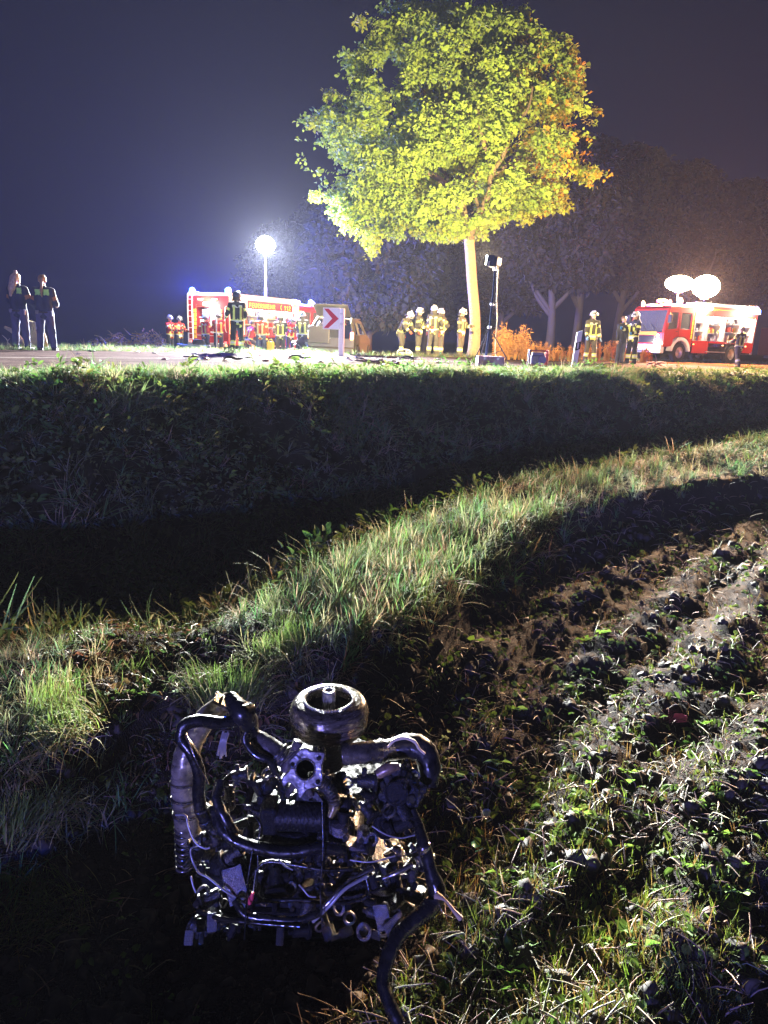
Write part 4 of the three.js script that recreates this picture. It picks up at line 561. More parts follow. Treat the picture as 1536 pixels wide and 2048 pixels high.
function engineTruck(cfg) {
  const t = thing('fire_engine', cfg.label, 'fire engine', cfg.pos, Math.atan2(-cfg.h[1], cfg.h[0])), r = rng(cfg.seed); t.scale.set(...cfg.scale); const lit = cfg.side; // lit = side (+1 right, -1 left) that shows its open lockers
  obj('chassis', join([box(6.9, 0.3, 0.9, -0.1, 0.72, 0), box(0.5, 0.45, 0.5, 0.4, 0.62, 0.75), box(0.7, 0.4, 0.5, 0.3, 0.62, -0.75), cyl(0.09, 0.09, 2.0, 2.35, 0.5, 0, PI / 2), cyl(0.09, 0.09, 2.0, -1.9, 0.5, 0, PI / 2), box(0.5, 0.1, 2.2, -3.5, 0.6, 0)]), darkM, t);
  for (const x of [2.35, -1.9]) for (const z of [1.08, -1.08]) wheel(t, x, z, 0.52);
  // body: floor, roof, spine and posts leave three open lockers a side
  const X0 = -3.6, X1 = 1.45, posts = [-3.6, -2.62, -1.05, 0.35, 1.45];
  const shell = [box(X1 - X0, 0.1, 2.46, (X0 + X1) / 2, 1.12, 0), box(X1 - X0, 0.5, 2.46, (X0 + X1) / 2, 2.72, 0), box(0.06, 1.3, 2.4, X1 - 0.03, 1.8, 0), box(X1 - X0 - 0.1, 1.3, 0.05, (X0 + X1) / 2, 1.81, 0)];
  for (const s of [1, -1]) { shell.push(box(1.25, 0.55, 0.05, 0.75, 0.8, s * 1.2), box(0.85, 0.45, 0.05, -3.17, 0.85, s * 1.2)); if (s !== lit) shell.push(box(X1 - X0, 1.3, 0.04, (X0 + X1) / 2, 1.82, s * 1.21)); }
  obj('body_shell', join(shell), redM, t);
  obj('roof_gallery', join([box(X1 - X0 + 0.1, 0.16, 0.07, (X0 + X1) / 2, 3.05, 1.2), box(X1 - X0 + 0.1, 0.16, 0.07, (X0 + X1) / 2, 3.05, -1.2), box(0.07, 0.16, 2.3, X0, 3.05, 0), box(X1 - X0, 0.05, 2.2, (X0 + X1) / 2, 2.99, 0), ...(cfg.whiteTop ? [box(X1 - X0 + 0.02, 0.5, 0.03, (X0 + X1) / 2, 2.74, lit * 1.235)] : [])]), cfg.whiteTop ? whiteM : aluM, t);
  for (const x of posts) obj('locker_post', box(0.07, 1.3, 0.1, x + (x === X0 ? 0.035 : x === X1 ? -0.035 : 0), 1.82, lit * 1.19), aluM, t);
  const bays = [[posts[0], posts[1]], [posts[1], posts[2]], [posts[2], posts[3]], [posts[3], posts[4]]];
  bays.forEach(([a, b], k) => {
    const w = b - a - 0.08, cx = (a + b) / 2;
    const inn = obj('locker', join([box(w, 1.26, 0.02, cx, 1.82, lit * 0.05), box(0.02, 1.26, 1.0, a + 0.05, 1.82, lit * 0.62), box(0.02, 1.26, 1.0, b - 0.05, 1.82, lit * 0.62)]), innerM, t);
    for (const y of [1.58, 2.02]) { obj('shelf', box(w - 0.04, 0.025, 0.8, cx, y + (k % 2) * 0.1, lit * 0.62), aluM, inn); }
    [1.2, 1.62 + (k % 2) * 0.1, 2.06 + (k % 2) * 0.1].forEach((y, row) => {
      let x = a + 0.1; while (x < b - 0.2) { const gw = 0.09 + 0.2 * r(), gh = 0.16 + 0.18 * r(), z = lit * (0.72 + 0.24 * r()), c = gearM[Math.floor(r() * 6)], q = r(); if (x + gw > b - 0.06) break; obj('stowed_gear', q < 0.3 ? cyl(gw / 2.2, gw / 2.2, gh, x + gw / 2, y + gh / 2, z, 0, 0, 0, 14) : q < 0.5 ? join([ringGeo(gw / 2.4, gw / 7, x + gw / 2, y + gw / 2, z), cyl(gw / 5, gw / 5, 0.1, x + gw / 2, y + gw / 2, z, PI / 2)]) : q < 0.7 ? join([rbox(gw, gh * 0.7, 0.22, 0.02, x + gw / 2, y + gh * 0.35, z), tube([[x + gw * 0.2, y + gh * 0.7, z], [x + gw / 2, y + gh * 0.95, z], [x + gw * 0.8, y + gh * 0.7, z]], 0.012, 8, 6)]) : rbox(gw, gh, 0.26, 0.02, x + gw / 2, y + gh / 2, z), c, inn); x += gw + 0.02 + 0.05 * r(); }
    });
    obj('locker_light', box(w - 0.1, 0.035, 0.05, cx, 2.435, lit * 1.1), stripGlow, inn);
    pointLamp('locker_lamp', [cx, 2.3, lit * 1.0], 0xfff4e0, cfg.locker, 0.1, t);
    obj('roller_shutter', join([cyl(0.09, 0.09, w, cx, 2.4, lit * 0.3, 0, 0, PI / 2)]), aluM, t);
  });
  obj('fold_down_step', box(1.3, 0.04, 0.35, -0.35, 0.62, lit * 1.32), aluM, t);
  // cab: side profile drawn out to the width, with window openings
  const prof = (pts) => { const s = new THREE.Shape(); pts.forEach(([x, y], i) => (i ? s.lineTo(x, y) : s.moveTo(x, y))); return s; };
  const cabS = prof([[1.5, 0.85], [1.72, 0.85], [1.76, 1.2], [2.0, 1.34], [2.7, 1.34], [2.95, 1.2], [3.0, 0.85], [3.66, 0.78], [3.68, 1.5], [3.42, 2.72], [3.3, 2.82], [1.5, 2.85]]);
  for (const hole of [[[2.72, 1.72], [3.46, 1.66], [3.28, 2.55], [2.72, 2.55]], [[1.72, 1.72], [2.5, 1.72], [2.5, 2.55], [1.72, 2.55]]]) cabS.holes.push(prof(hole.slice().reverse()));
  const sideG = new THREE.ExtrudeGeometry(cabS, { depth: 0.06, bevelEnabled: true, bevelSize: 0.012, bevelThickness: 0.012, bevelSegments: 1 });
  const A = Math.atan2(0.26, 1.22);
  obj('cab', join([put(sideG, 0, 0, 1.14), put(sideG, 0, 0, -1.2), rbox(1.86, 0.06, 2.3, 0.03, 2.4, 2.83, 0), box(0.05, 1.9, 2.3, 1.53, 1.85, 0), rbox(0.06, 0.72, 2.3, 0.02, 3.67, 1.15, 0), box(0.06, 0.1, 2.3, 3.42, 2.68, 0, 0, 0, A), box(0.07, 1.2, 0.1, 3.55, 2.1, 1.12, 0, 0, A), box(0.07, 1.2, 0.1, 3.55, 2.1, -1.12, 0, 0, A)]), redM, t);
  obj('windscreen', box(0.02, 1.1, 2.14, 3.55, 2.1, 0, 0, 0, A), glassM, t);
  obj('dashboard', join([box(0.5, 0.25, 2.2, 3.3, 1.45, 0), rbox(0.15, 0.7, 0.5, 0.05, 2.5, 1.75, 0.6), rbox(0.15, 0.7, 0.5, 0.05, 2.5, 1.75, -0.6), box(1.9, 0.06, 2.25, 2.5, 1.33, 0)]), darkM, t);
  for (const s of [1, -1]) {
    obj('side_window', prof2(2.72, 3.4, 1.7, 2.55, s), glassM, t); obj('side_window', prof2(1.72, 2.5, 1.72, 2.55, s), glassM, t);
    obj('door_seam', join([box(0.012, 1.6, 0.01, 2.6, 1.85, s * 1.216), box(0.012, 1.4, 0.01, 1.64, 2.0, s * 1.216), box(0.16, 0.03, 0.03, 2.75, 1.58, s * 1.23)]), darkM, t);
    obj('mudguard', (() => { const a = new THREE.Shape(); a.absarc(0, 0, 0.78, 0.1, PI - 0.1, false); a.absarc(0, 0, 0.62, PI - 0.1, 0.1, true); return new THREE.ExtrudeGeometry(a, { depth: 0.3, bevelEnabled: false, curveSegments: 18 }).applyMatrix4(m4(2.35, 0.52, s > 0 ? 0.97 : -1.27)); })(), whiteM, t);
    obj('rear_wheel_arch', (() => { const a = new THREE.Shape(); a.absarc(0, 0, 0.66, 0.05, PI - 0.05, false); a.absarc(0, 0, 0.6, PI - 0.05, 0.05, true); return new THREE.ExtrudeGeometry(a, { depth: 0.3, bevelEnabled: false, curveSegments: 18 }).applyMatrix4(m4(-1.9, 0.52, s > 0 ? 0.94 : -1.24)); })(), darkM, t);
    obj('wing_mirror', join([rbox(0.12, 0.42, 0.24, 0.04, 3.6, 2.2, s * 1.42), tube([[3.4, 2.5, s * 1.2], [3.6, 2.45, s * 1.38], [3.6, 2.2, s * 1.42]], 0.02, 8, 6)]), darkM, t);
    const hl = obj('headlight', rbox(0.05, 0.2, 0.36, 0.03, 3.73, 0.83, s * 0.88), cfg.frontLit ? whiteGlow : aluM, t);
    for (const y of [1.22, 1.36]) obj('front_flasher', cyl(0.06, 0.06, 0.05, 3.71, y, s * 0.85, 0, 0, PI / 2, 14), cfg.frontLit ? whiteGlow : aluM, t);
    for (const x of [1.35, -1.05, -3.0]) obj('marker_light', rbox(0.1, 0.06, 0.04, 0.015, x, 0.98, s * 1.25), orangeGlow, t);
    for (let i = 0; i < 6; i++) if (s === lit) obj('contour_mark', box(0.13, 0.2, 0.006, 1.58, 1.35 + i * 0.23, s * 1.217), yellowM, t);
  }
  if (cfg.frontLit) { pointLamp('headlight_lamp', [3.85, 0.83, lit * 0.88], 0xfff2dd, LAMP.head, 0.12, t); }
  obj('grille', join([rbox(0.05, 0.36, 1.3, 0.02, 3.71, 1.16, 0), ...[0, 1, 2].map((i) => box(0.03, 0.03, 1.2, 3.74, 1.06 + i * 0.1, 0))]), darkM, t);
  obj('front_bumper', join([rbox(0.3, 0.46, 2.4, 0.06, 3.66, 0.68, 0), rbox(0.1, 0.12, 0.6, 0.02, 3.8, 0.62, 0), box(0.02, 0.14, 1.0, 3.82, 0.74, 0)]), whiteM, t); obj('bumper_recess', rbox(0.03, 0.14, 0.8, 0.02, 3.82, 0.6, 0), darkM, t);
  { const [g, m] = textPlate(1.5, 0.17, (c, W, H) => { c.fillStyle = '#e0a010'; c.fillRect(0, 0, W, H); c.fillStyle = '#d8880a'; c.fillRect(0, H * 0.82, W, H * 0.18); }); obj('front_stripe', g.applyMatrix4(m4(3.715, 1.45, 0, 0, PI / 2)), m, t); }
  const slant = []; for (const z of [-0.35, 0.35]) slant.push(box(0.02, 0.7, 0.02, 3.62, 1.85, z, 0.9, 0, A)); obj('wiper', join(slant), darkM, t);
  // roof gear
  obj('roof_monitor', join([cyl(0.1, 0.14, 0.25, 2.3, 2.97, 0), tube([[2.3, 3.1, 0], [2.6, 3.18, 0], [3.1, 3.12, 0]], [0.08, 0.07, 0.1], 10, 10), rbox(1.2, 0.12, 0.3, 0.04, 2.6, 2.93, 0.55), rbox(1.2, 0.12, 0.3, 0.04, 2.6, 2.93, -0.55), ringGeo(0.16, 0.03, 3.2, 2.98, 0.9, 0, 0.3), ringGeo(0.16, 0.03, 3.2, 2.98, -0.9, 0, 0.3)]), whiteM, t);
  obj('stowed_ladder', join([...[-0.2, 0.2].map((z) => box(4.2, 0.08, 0.05, -1.2, 3.12, z - 0.3)), ...Array.from({ length: 14 }, (_, i) => box(0.04, 0.04, 0.4, -3.1 + i * 0.3, 3.12, -0.3))]), aluM, t);
  for (const [x, y, z, cd] of cfg.beacons) { const b = obj('blue_beacon', join([cyl(0.13, 0.14, 0.16, x, y, z, 0, 0, 0, 16), ball(0.13, x, y + 0.08, z)]), blueGlow, t); pointLamp('beacon_lamp', [x, y + 0.03, z], 0x0a3cff, cd, 0.08, t); obj('beacon_base', cyl(0.12, 0.12, 0.05, x, y - 0.09, z), darkM, t); }
  // fascia lettering
  { const [g, m] = textPlate(3.3, 0.42, (c, W, H) => { c.fillStyle = '#c01410'; c.fillRect(0, 0, W, H); c.fillStyle = '#ffe11a'; c.textBaseline = 'middle'; if (cfg.lettering) { c.font = `bold ${H * 0.78}px sans-serif`; c.fillText('FEUERWEHR', H * 0.2, H * 0.54, W * 0.62); c.fillText('112', W * 0.8, H * 0.54, W * 0.18); c.lineWidth = H * 0.12; c.strokeStyle = '#ffe11a'; c.beginPath(); c.arc(W * 0.765, H * 0.5, H * 0.3, PI * 0.6, PI * 1.4); c.stroke(); } else c.fillRect(0, H * 0.1, W, H * 0.05); }); obj('side_lettering', g.applyMatrix4(m4(-0.75, 2.66, lit * 1.256, 0, lit > 0 ? 0 : PI)), m, t); }
  // rear
  const rx = X0 - 0.03;
  obj('rear_panel', join([box(0.05, 1.9, 0.5, rx, 1.65, 0.98), box(0.05, 1.9, 0.5, rx, 1.65, -0.98), box(0.05, 0.4, 2.46, rx, 2.78, 0), box(0.05, 0.35, 1.46, rx, 0.85, 0)]), redM, t);
  const rb = obj('rear_locker', join([box(0.8, 0.03, 1.4, rx + 0.4, 1.06, 0), box(0.03, 1.5, 1.4, rx + 0.5, 1.8, 0)]), innerM, t); for (const y of [1.5, 1.95]) obj('shelf', box(0.4, 0.04, 1.36, rx + 0.3, y, 0), aluM, rb);
  for (let i = 0; i < 9; i++) { const z = -0.55 + (i % 5) * 0.27, y = i < 5 ? 1.1 : 1.55; obj('stowed_gear', i % 2 ? rbox(0.26, 0.28, 0.2, 0.03, rx + 0.25, y + 0.16, z) : join([ringGeo(0.11, 0.035, rx + 0.2, y + 0.15, z, 0, PI / 2), cyl(0.04, 0.04, 0.2, rx + 0.25, y + 0.15, z, 0, 0, PI / 2)]), gearM[i % 6], rb); }
  obj('pump_panel', join([rbox(0.1, 0.35, 1.3, 0.03, rx + 0.3, 2.2, 0), ...[-0.4, -0.1, 0.2, 0.5].map((z) => cyl(0.07, 0.07, 0.06, rx + 0.22, 2.22, z, 0, 0, PI / 2))]), greyM, t);
  for (const s of [1, -1]) for (let i = 0; i < 7; i++) obj('rear_hatch_mark', box(0.012, 0.17, 0.16, rx - 0.034, 1.0 + i * 0.21, s * 0.8), yellowM, t);
  obj('rear_ladder', join([...[-1.12, -0.84].map((z) => tube([[rx - 0.14, 0.7, z], [rx - 0.14, 2.9, z], [rx - 0.1, 3.12, z], [rx + 0.25, 3.2, z], [rx + 0.4, 3.05, z]], 0.03, 24, 8)), ...Array.from({ length: 8 }, (_, i) => cyl(0.018, 0.018, 0.28, rx - 0.14, 0.85 + i * 0.28, -0.98, PI / 2))]), whiteM, t);
  obj('rear_handrail', tube([[rx - 0.05, 2.5, 1.15], [rx - 0.12, 2.45, 1.15], [rx - 0.12, 1.3, 1.15], [rx - 0.05, 1.25, 1.15]], 0.025, 20, 8), whiteM, t);
  for (const s of [1, -1]) { obj('tail_light', rbox(0.05, 0.1, 0.12, 0.02, rx - 0.05, 0.75, s * 1.08), redGlow, t); obj('rear_flasher', rbox(0.05, 0.08, 0.3, 0.02, rx - 0.04, 2.82, s * 0.45), orangeGlow, t); }
  obj('rear_bumper', rbox(0.2, 0.18, 2.3, 0.04, rx - 0.1, 0.62, 0), aluM, t);
  obj('rear_work_light', rbox(0.06, 0.14, 0.5, 0.03, rx - 0.06, 2.6, 0.0), cfg.rearLit ? whiteGlow : aluM, t); if (cfg.rearLit) pointLamp('rear_work_lamp', [rx - 0.25, 2.55, 0], 0xfff2dd, LAMP.scene * 0.5, 0.1, t);
  for (const [x, on] of cfg.sceneLights) { obj('scene_light', rbox(0.45, 0.16, 0.1, 0.04, x, 2.85, lit * 1.33), on ? whiteGlow : aluM, t); if (on) pointLamp('scene_lamp', [x, 2.78, lit * 1.5], 0xffe6c0, LAMP.scene, 0.15, t); }
  return t;
}
function prof2(x0, x1, y0, y1, s) { const g = new THREE.BoxGeometry(x1 - x0, y1 - y0, 0.012), p = g.attributes.position; for (let i = 0; i < p.count; i++) { if (x1 > 3 && p.getX(i) > 0) p.setX(i, p.getX(i) - (p.getY(i) > 0 ? 0.13 : -0.03)); } g.translate((x0 + x1) / 2, (y0 + y1) / 2, s * 1.17); g.computeVertexNormals(); return g; }
function unit(a) { const l = Math.hypot(...a); return a.map((x) => x / l); }
// left engine, seen from behind
const hL = unit([0.5, -0.866]), rearL = V(col(415, 33), 0, -33), posL = [rearL.x + hL[0] * 3.7, ground(rearL.x + hL[0] * 3.7, rearL.z + hL[1] * 3.7, false), rearL.z + hL[1] * 3.7];
const left = engineTruck({ seed: 11, scale: [1, 0.9, 1], pos: posL, h: hL, side: 1, whiteTop: true, lettering: true, rearLit: true, frontLit: false, locker: LAMP.compartment, sceneLights: [[1.0, false], [-2.8, false]], beacons: [[-3.5, 3.2, -1.1, LAMP.blueTruck], [-3.5, 3.2, 1.1, LAMP.blueTruck * 0.8], [3.0, 3.05, 0.85, LAMP.blueTruck * 0.2]], label: 'red and white fire engine with raised balloon lamp, seen from behind with open rear locker' });
const hR = unit([-0.9, 0.44]), lR = [hR[1], -hR[0]], FL = V(col(1326, 34), 0, -34), nL = [0.44 / Math.hypot(0.9, 0.44), 0.9 / Math.hypot(0.9, 0.44)], posR = [FL.x - nL[0] * 1.15 - hR[0] * 3.07, -0.02, FL.z - nL[1] * 1.15 - hR[1] * 3.07];
const right = engineTruck({ seed: 12, scale: [0.84, 0.9, 0.92], pos: posR, h: hR, side: -1, whiteTop: false, lettering: false, rearLit: false, frontLit: true, locker: LAMP.compartment * 1.6, sceneLights: [[0.6, true], [-2.9, true]], beacons: [[2.2, 3.12, -0.7, LAMP.blueTruckRight], [-3.62, 2.82, -1.25, LAMP.blueTruckRight * 0.3]], label: 'red fire engine with cab facing left and brightly lit open lockers, at the right border' });
{ // balloon lamp on a telescopic mast over the left engine
  const top = at(531, 490, 36), foot = top.y - posL[1]; const t = thing('balloon_lamp', 'glowing balloon lamp on a thin mast above the left fire engine', 'work light', [top.x, top.y, top.z]);
  obj('lamp_glow', new THREE.SphereGeometry(0.46, 36, 24).scale(1, 0.9, 1), glow(1, 0.97, 0.8, 22), t); floodLamp('balloon_light', [0.1, -0.1, 0.62], [1.2 - top.x, -1.0 - top.y, -4 - top.z], 0xf6faf4, LAMP.balloon, LAMP.balloonNear, 0.46, 0.2, t, 0xffeeb4);
  obj('mast', join([cyl(0.03, 0.03, 1.2, 0, -0.84, 0), cyl(0.045, 0.045, foot - 4.2 > 0.3 ? 1.0 : 0.8, 0, -1.7, 0), cyl(0.06, 0.06, 0.9, 0, -2.4, 0), cyl(0.05, 0.05, 0.05, 0, -0.46, 0)]), whiteM, t);
}
for (const [px, py, d, ft, label, k] of [[1359, 567, 36.2, 602, 'left one of two glaring lamp heads above the right fire engine', 0.8], [1412, 573, 35.8, 606, 'right one of two glaring lamp heads above the right fire engine', 1.1]]) {
  const top = at(px, py, d), h = top.y - 3.05, t = thing('mast_lamp', label, 'work light', [top.x, top.y, top.z]);
  const fm = glow(1, 0.84, 0.56, 26); obj('lamp_glow', new THREE.SphereGeometry(1, 32, 20).scale(k < 1 ? 0.7 : 0.67, k < 1 ? 0.38 : 0.53, 0.38), fm, t);  // glowing ellipsoid spread to the size of the lens glare round the head
  floodLamp('mast_light', [-0.05, -0.05, 0.56], [2.5 - top.x, -1.2 - top.y, -4 - top.z], 0xffd8ac, LAMP.mast * k, LAMP.mastNear * k, 0.46, 0.1, t, 0xff9c40);
  obj('mast', join([cyl(0.02, 0.022, h - 0.3, 0, -0.42 - (h - 0.3) / 2, -0.02), rbox(0.3, 0.06, 0.3, 0.02, 0, k < 1 ? -0.4 : -0.56, -0.02)]), aluM, t);
}
{ // silver estate car, wrecked, its tail towards the camera
  const b = onGround(684, 29.2), t = thing('wrecked_car', 'wrecked silver estate car with open tail and lit rear lamps behind the chevron sign', 'car', [b.x, b.y, b.z], PI / 2 - 0.12), silver = mat(0.15, 0.13, 0.1, 0.4, 0.3, { clearcoat: 0.5 });
  // local x = forward (away from the camera), z = right
  const sh = (pts) => { const s = new THREE.Shape(); pts.forEach(([x, y], i) => (i ? s.lineTo(x, y) : s.moveTo(x, y))); return s; };
  const sideS = sh([[-2.2, 0.35], [-1.75, 0.35], [-1.68, 0.62], [-1.35, 0.72], [-1.05, 0.6], [-0.98, 0.3], [0.9, 0.3], [0.98, 0.55], [1.3, 0.7], [1.6, 0.55], [1.7, 0.4], [1.75, 0.85], [0.85, 1.05], [0.3, 1.55], [-1.5, 1.62], [-1.95, 1.35], [-2.22, 0.95]]);
  sideS.holes.push(sh([[-1.75, 1.02], [-1.45, 1.48], [-0.9, 1.5], [-0.9, 1.0]]), sh([[-0.8, 1.0], [-0.8, 1.5], [0.2, 1.45], [0.65, 1.05]])); const sg = new THREE.ExtrudeGeometry(sideS, { depth: 0.05, bevelEnabled: true, bevelSize: 0.015, bevelThickness: 0.015, bevelSegments: 1 });
  const lean = (g, s) => { const p = g.attributes.position; for (let i = 0; i < p.count; i++) { const y = p.getY(i); if (y > 0.95) p.setZ(i, p.getZ(i) - s * (y - 0.95) * 0.3); } g.computeVertexNormals(); return g; };
  obj('body', join([lean(put(sg, 0, 0, 0.82), 1), lean(put(sg, 0, 0, -0.87), -1), rbox(1.85, 0.05, 1.36, 0.02, -0.6, 1.6, 0, 0, 0, 0.035), rbox(0.06, 0.42, 1.66, 0.03, -2.2, 0.66, 0), box(2.6, 0.04, 1.6, -0.6, 0.42, 0)]), silver, t);
  obj('tailgate', rbox(0.07, 0.62, 0.8, 0.03, -2.26, 0.98, -0.44, 0, 0, -0.12), silver, t); obj('rear_bumper', rbox(0.2, 0.26, 1.76, 0.07, -2.25, 0.42, 0), silver, t); obj('raised_hatch', rbox(0.9, 0.05, 1.3, 0.02, -2.05, 1.86, 0.0, 0, 0, -0.45), silver, t);
  obj('boot_interior', join([box(0.05, 0.8, 1.4, -1.2, 0.95, 0), rbox(0.3, 0.25, 0.4, 0.04, -1.7, 0.6, 0.3)]), darkM, t);
  for (const s of [1, -1]) { obj('tail_lamp', rbox(0.06, 0.26, 0.14, 0.03, -2.24, 0.98, s * 0.8), glow(1, 0.22, 0.05, 3), t); obj('indicator_lamp', rbox(0.05, 0.09, 0.12, 0.02, -2.27, 0.86, s * 0.8), orangeGlow, t); wheel(t, -1.36, s * 0.78, 0.31); wheel(t, 1.3, s * 0.78, 0.31); }
  obj('crumpled_bonnet', (() => { const g = new THREE.PlaneGeometry(1.1, 1.6, 14, 16).rotateX(-PI / 2), p = g.attributes.position; for (let i = 0; i < p.count; i++) p.setY(i, 0.25 * n2(p.getX(i) * 3, p.getZ(i) * 3, 4)); g.translate(1.4, 0.95, 0); g.computeVertexNormals(); return g; })(), silver, t);
}
{ // torn bodywork
  const b = onGround(620, 28.2), t = thing('torn_bodywork', 'heap of torn dark car parts lying left of the sign post', 'wreckage', [b.x, b.y, b.z]), r = rng(901), dk = mat(0.035, 0.03, 0.05, 0.35, 0.3);
  for (let i = 0; i < 9; i++) { const g = new THREE.PlaneGeometry(0.5 + 0.6 * r(), 0.3 + 0.3 * r(), 8, 6), p = g.attributes.position; for (let j = 0; j < p.count; j++) p.setZ(j, 0.16 * n2(p.getX(j) * 5 + i, p.getY(j) * 5, i)); g.computeVertexNormals(); obj('crumpled_panel', put(g, (r() - 0.5) * 1.4, 0.15 + 0.32 * r(), (r() - 0.5) * 0.5, r() * 2, r() * 2, r() * 2), i % 3 ? dk : mat(0.12, 0.1, 0.14, 0.4, 0.4), t); }
  for (let i = 0; i < 10; i++) { const x = (r() - 0.5) * 1.5, y = 0.1 + 0.4 * r(); obj('bent_pipe', tube([[x, y, 0.2], [x + 0.25 - r() * 0.5, y + 0.15, 0.25], [x + 0.5 - r(), y + 0.1 * r(), 0.1]], 0.018 + 0.02 * r(), 12, 7), i % 3 ? darkM : aluM, t); }
  obj('engine_part', join([rbox(0.5, 0.3, 0.4, 0.05, 0.1, 0.2, 0), cyl(0.12, 0.12, 0.2, -0.3, 0.25, 0.15, PI / 2)]), darkM, t); obj('bumper_strip', tube([[-0.85, 0.14, 0.3], [-0.3, 0.2, 0.42], [0.5, 0.16, 0.4], [0.9, 0.06, 0.3]], [0.03, 0.05, 0.05, 0.03], 20, 8), dk, t);
}
{ // unseen patrol car added behind the camera to carry the inferred blue light
  const x = -7, z = 20, b = V(x, ground(x, z, false), z), t = thing('unseen_patrol_car', 'unseen silver patrol car with blue light bar, added behind the camera', 'car', [b.x, b.y, b.z], PI / 2 - 0.3), sv = mat(0.5, 0.5, 0.52, 0.3, 0.5);
  const s = new THREE.Shape(); [[-2.2, 0.35], [-2.2, 0.95], [-1.95, 1.05], [-1.5, 1.5], [0.3, 1.52], [1.0, 1.05], [2.0, 0.9], [2.15, 0.4]].forEach(([a, c], i) => (i ? s.lineTo(a, c) : s.moveTo(a, c)));
  obj('body', new THREE.ExtrudeGeometry(s, { depth: 1.66, bevelEnabled: true, bevelSize: 0.05, bevelThickness: 0.05, bevelSegments: 2 }).translate(0, 0, -0.83), sv, t); for (const q of [1, -1]) { wheel(t, -1.35, q * 0.8, 0.32); wheel(t, 1.35, q * 0.8, 0.32); obj('side_window', box(1.9, 0.36, 0.02, -0.6, 1.25, q * 0.885), darkM, t); }
  obj('light_bar', rbox(0.22, 0.12, 1.1, 0.04, -0.3, 1.66, 0), whiteM, t);
  for (const q of [-0.35, 0.35]) { obj('blue_beacon', rbox(0.2, 0.12, 0.24, 0.04, -0.3, 1.78, q), blueGlow, t); }
  for (const q of [-0.6, 0.6]) { obj('headlight', rbox(0.06, 0.16, 0.34, 0.03, 2.16, 0.68, q), aluM, t); obj('added_fill_light', rbox(0.05, 0.09, 0.16, 0.02, -0.17, 1.68, q * 0.4), whiteGlow, t); const l = new THREE.SpotLight(0xffdccb, LAMP.patrolFill, 0, 0.75, 1); l.name = 'added_fill_lamp'; l.position.set(0.0, 1.7, q * 0.4); l.target.position.set(20, 1.9, q * 0.4); l.castShadow = true; l.shadow.radius = 4; t.add(l); t.add(l.target); }  // headlights stay unlit; roof lights are an added white fill for bank and engine
  pointLamp('patrol_beacon_lamp', [-0.3, 1.95, 0], 0x1e52ff, LAMP.bluePatrol, 0.1, t);
}
{ // the dark red rear end of another engine at the right border
  const p = at(1534, 690, 40), b = V(p.x + 1.4, -0.05, p.z), t = thing('parked_trailer', 'dark red vehicle rear with stacked orange and red lamps cut by the right border', 'trailer', [b.x, b.y, b.z], 0.1);
  obj('body', rbox(2.6, 1.5, 2.2, 0.08, 0, 1.25, 0), mat(0.06, 0.006, 0.006, 0.4), t); obj('chassis', box(2.5, 0.2, 1.0, 0, 0.45, 0), darkM, t); for (const s of [1, -1]) wheel(t, 0.2, s * 0.95, 0.42);
  obj('lamp_post', cyl(0.03, 0.03, 1.6, -1.36, 1.3, 1.1), aluM, t); obj('tail_lamp', ball(0.08, -1.36, 0.75, 1.18), orangeGlow, t); obj('tail_lamp', ball(0.07, -1.36, 0.97, 1.18), redGlow, t); obj('top_marker', ball(0.06, -1.36, 1.95, 1.14), orangeGlow, t);
}
// ------------------------------------------------------------------ road furniture and gear
{ // chevron sign
  const p = at(663, 637, 22), b = onGround(681, 22), w = 0.52, h = 0.6, t = thing('chevron_sign', 'bend sign with one chevron pointing right on a square post, before the wrecked car', 'road sign', [b.x, b.y, b.z], -0.36);
  const cy = p.y - b.y, cx = p.x - b.x;
  obj('panel', rbox(w, h, 0.03, 0.02, cx, cy, 0.06), mat(0.8, 0.82, 0.85, 0.35), t);
  const tri = (a, nm, m, z) => { const s = new THREE.Shape(); a.forEach(([x, y], i) => (i ? s.lineTo(x * w / 2, y * h / 2) : s.moveTo(x * w / 2, y * h / 2))); obj(nm, new THREE.ExtrudeGeometry(s, { depth: 0.004, bevelEnabled: false }).translate(cx, cy, z), m, t); };
  tri([[-0.94, 0.94], [-0.36, 0.94], [0.95, 0], [-0.36, -0.94], [-0.94, -0.94], [0.12, 0]], 'chevron', mat(0.5, 0.02, 0.06, 0.35), 0.0765);
  obj('frame', join([box(w + 0.03, 0.02, 0.04, cx, cy + h / 2 + 0.005, 0.062), box(w + 0.03, 0.02, 0.04, cx, cy - h / 2 - 0.005, 0.062), box(0.02, h, 0.04, cx + w / 2 + 0.008, cy, 0.062), box(0.02, h, 0.04, cx - w / 2 - 0.008, cy, 0.062)]), whiteM, t);
  obj('post', join([rbox(0.15, cy + 0.3, 0.05, 0.015, 0.02, (cy + 0.3) / 2, 0), rbox(0.05, cy + h / 2, 0.06, 0.01, 0.09, (cy + h / 2) / 2, -0.01)]), whiteM, t);
  obj('clamp', join([box(0.3, 0.04, 0.05, -0.05, cy + 0.15, 0.025), box(0.3, 0.04, 0.05, -0.05, cy - 0.15, 0.025)]), aluM, t);
}
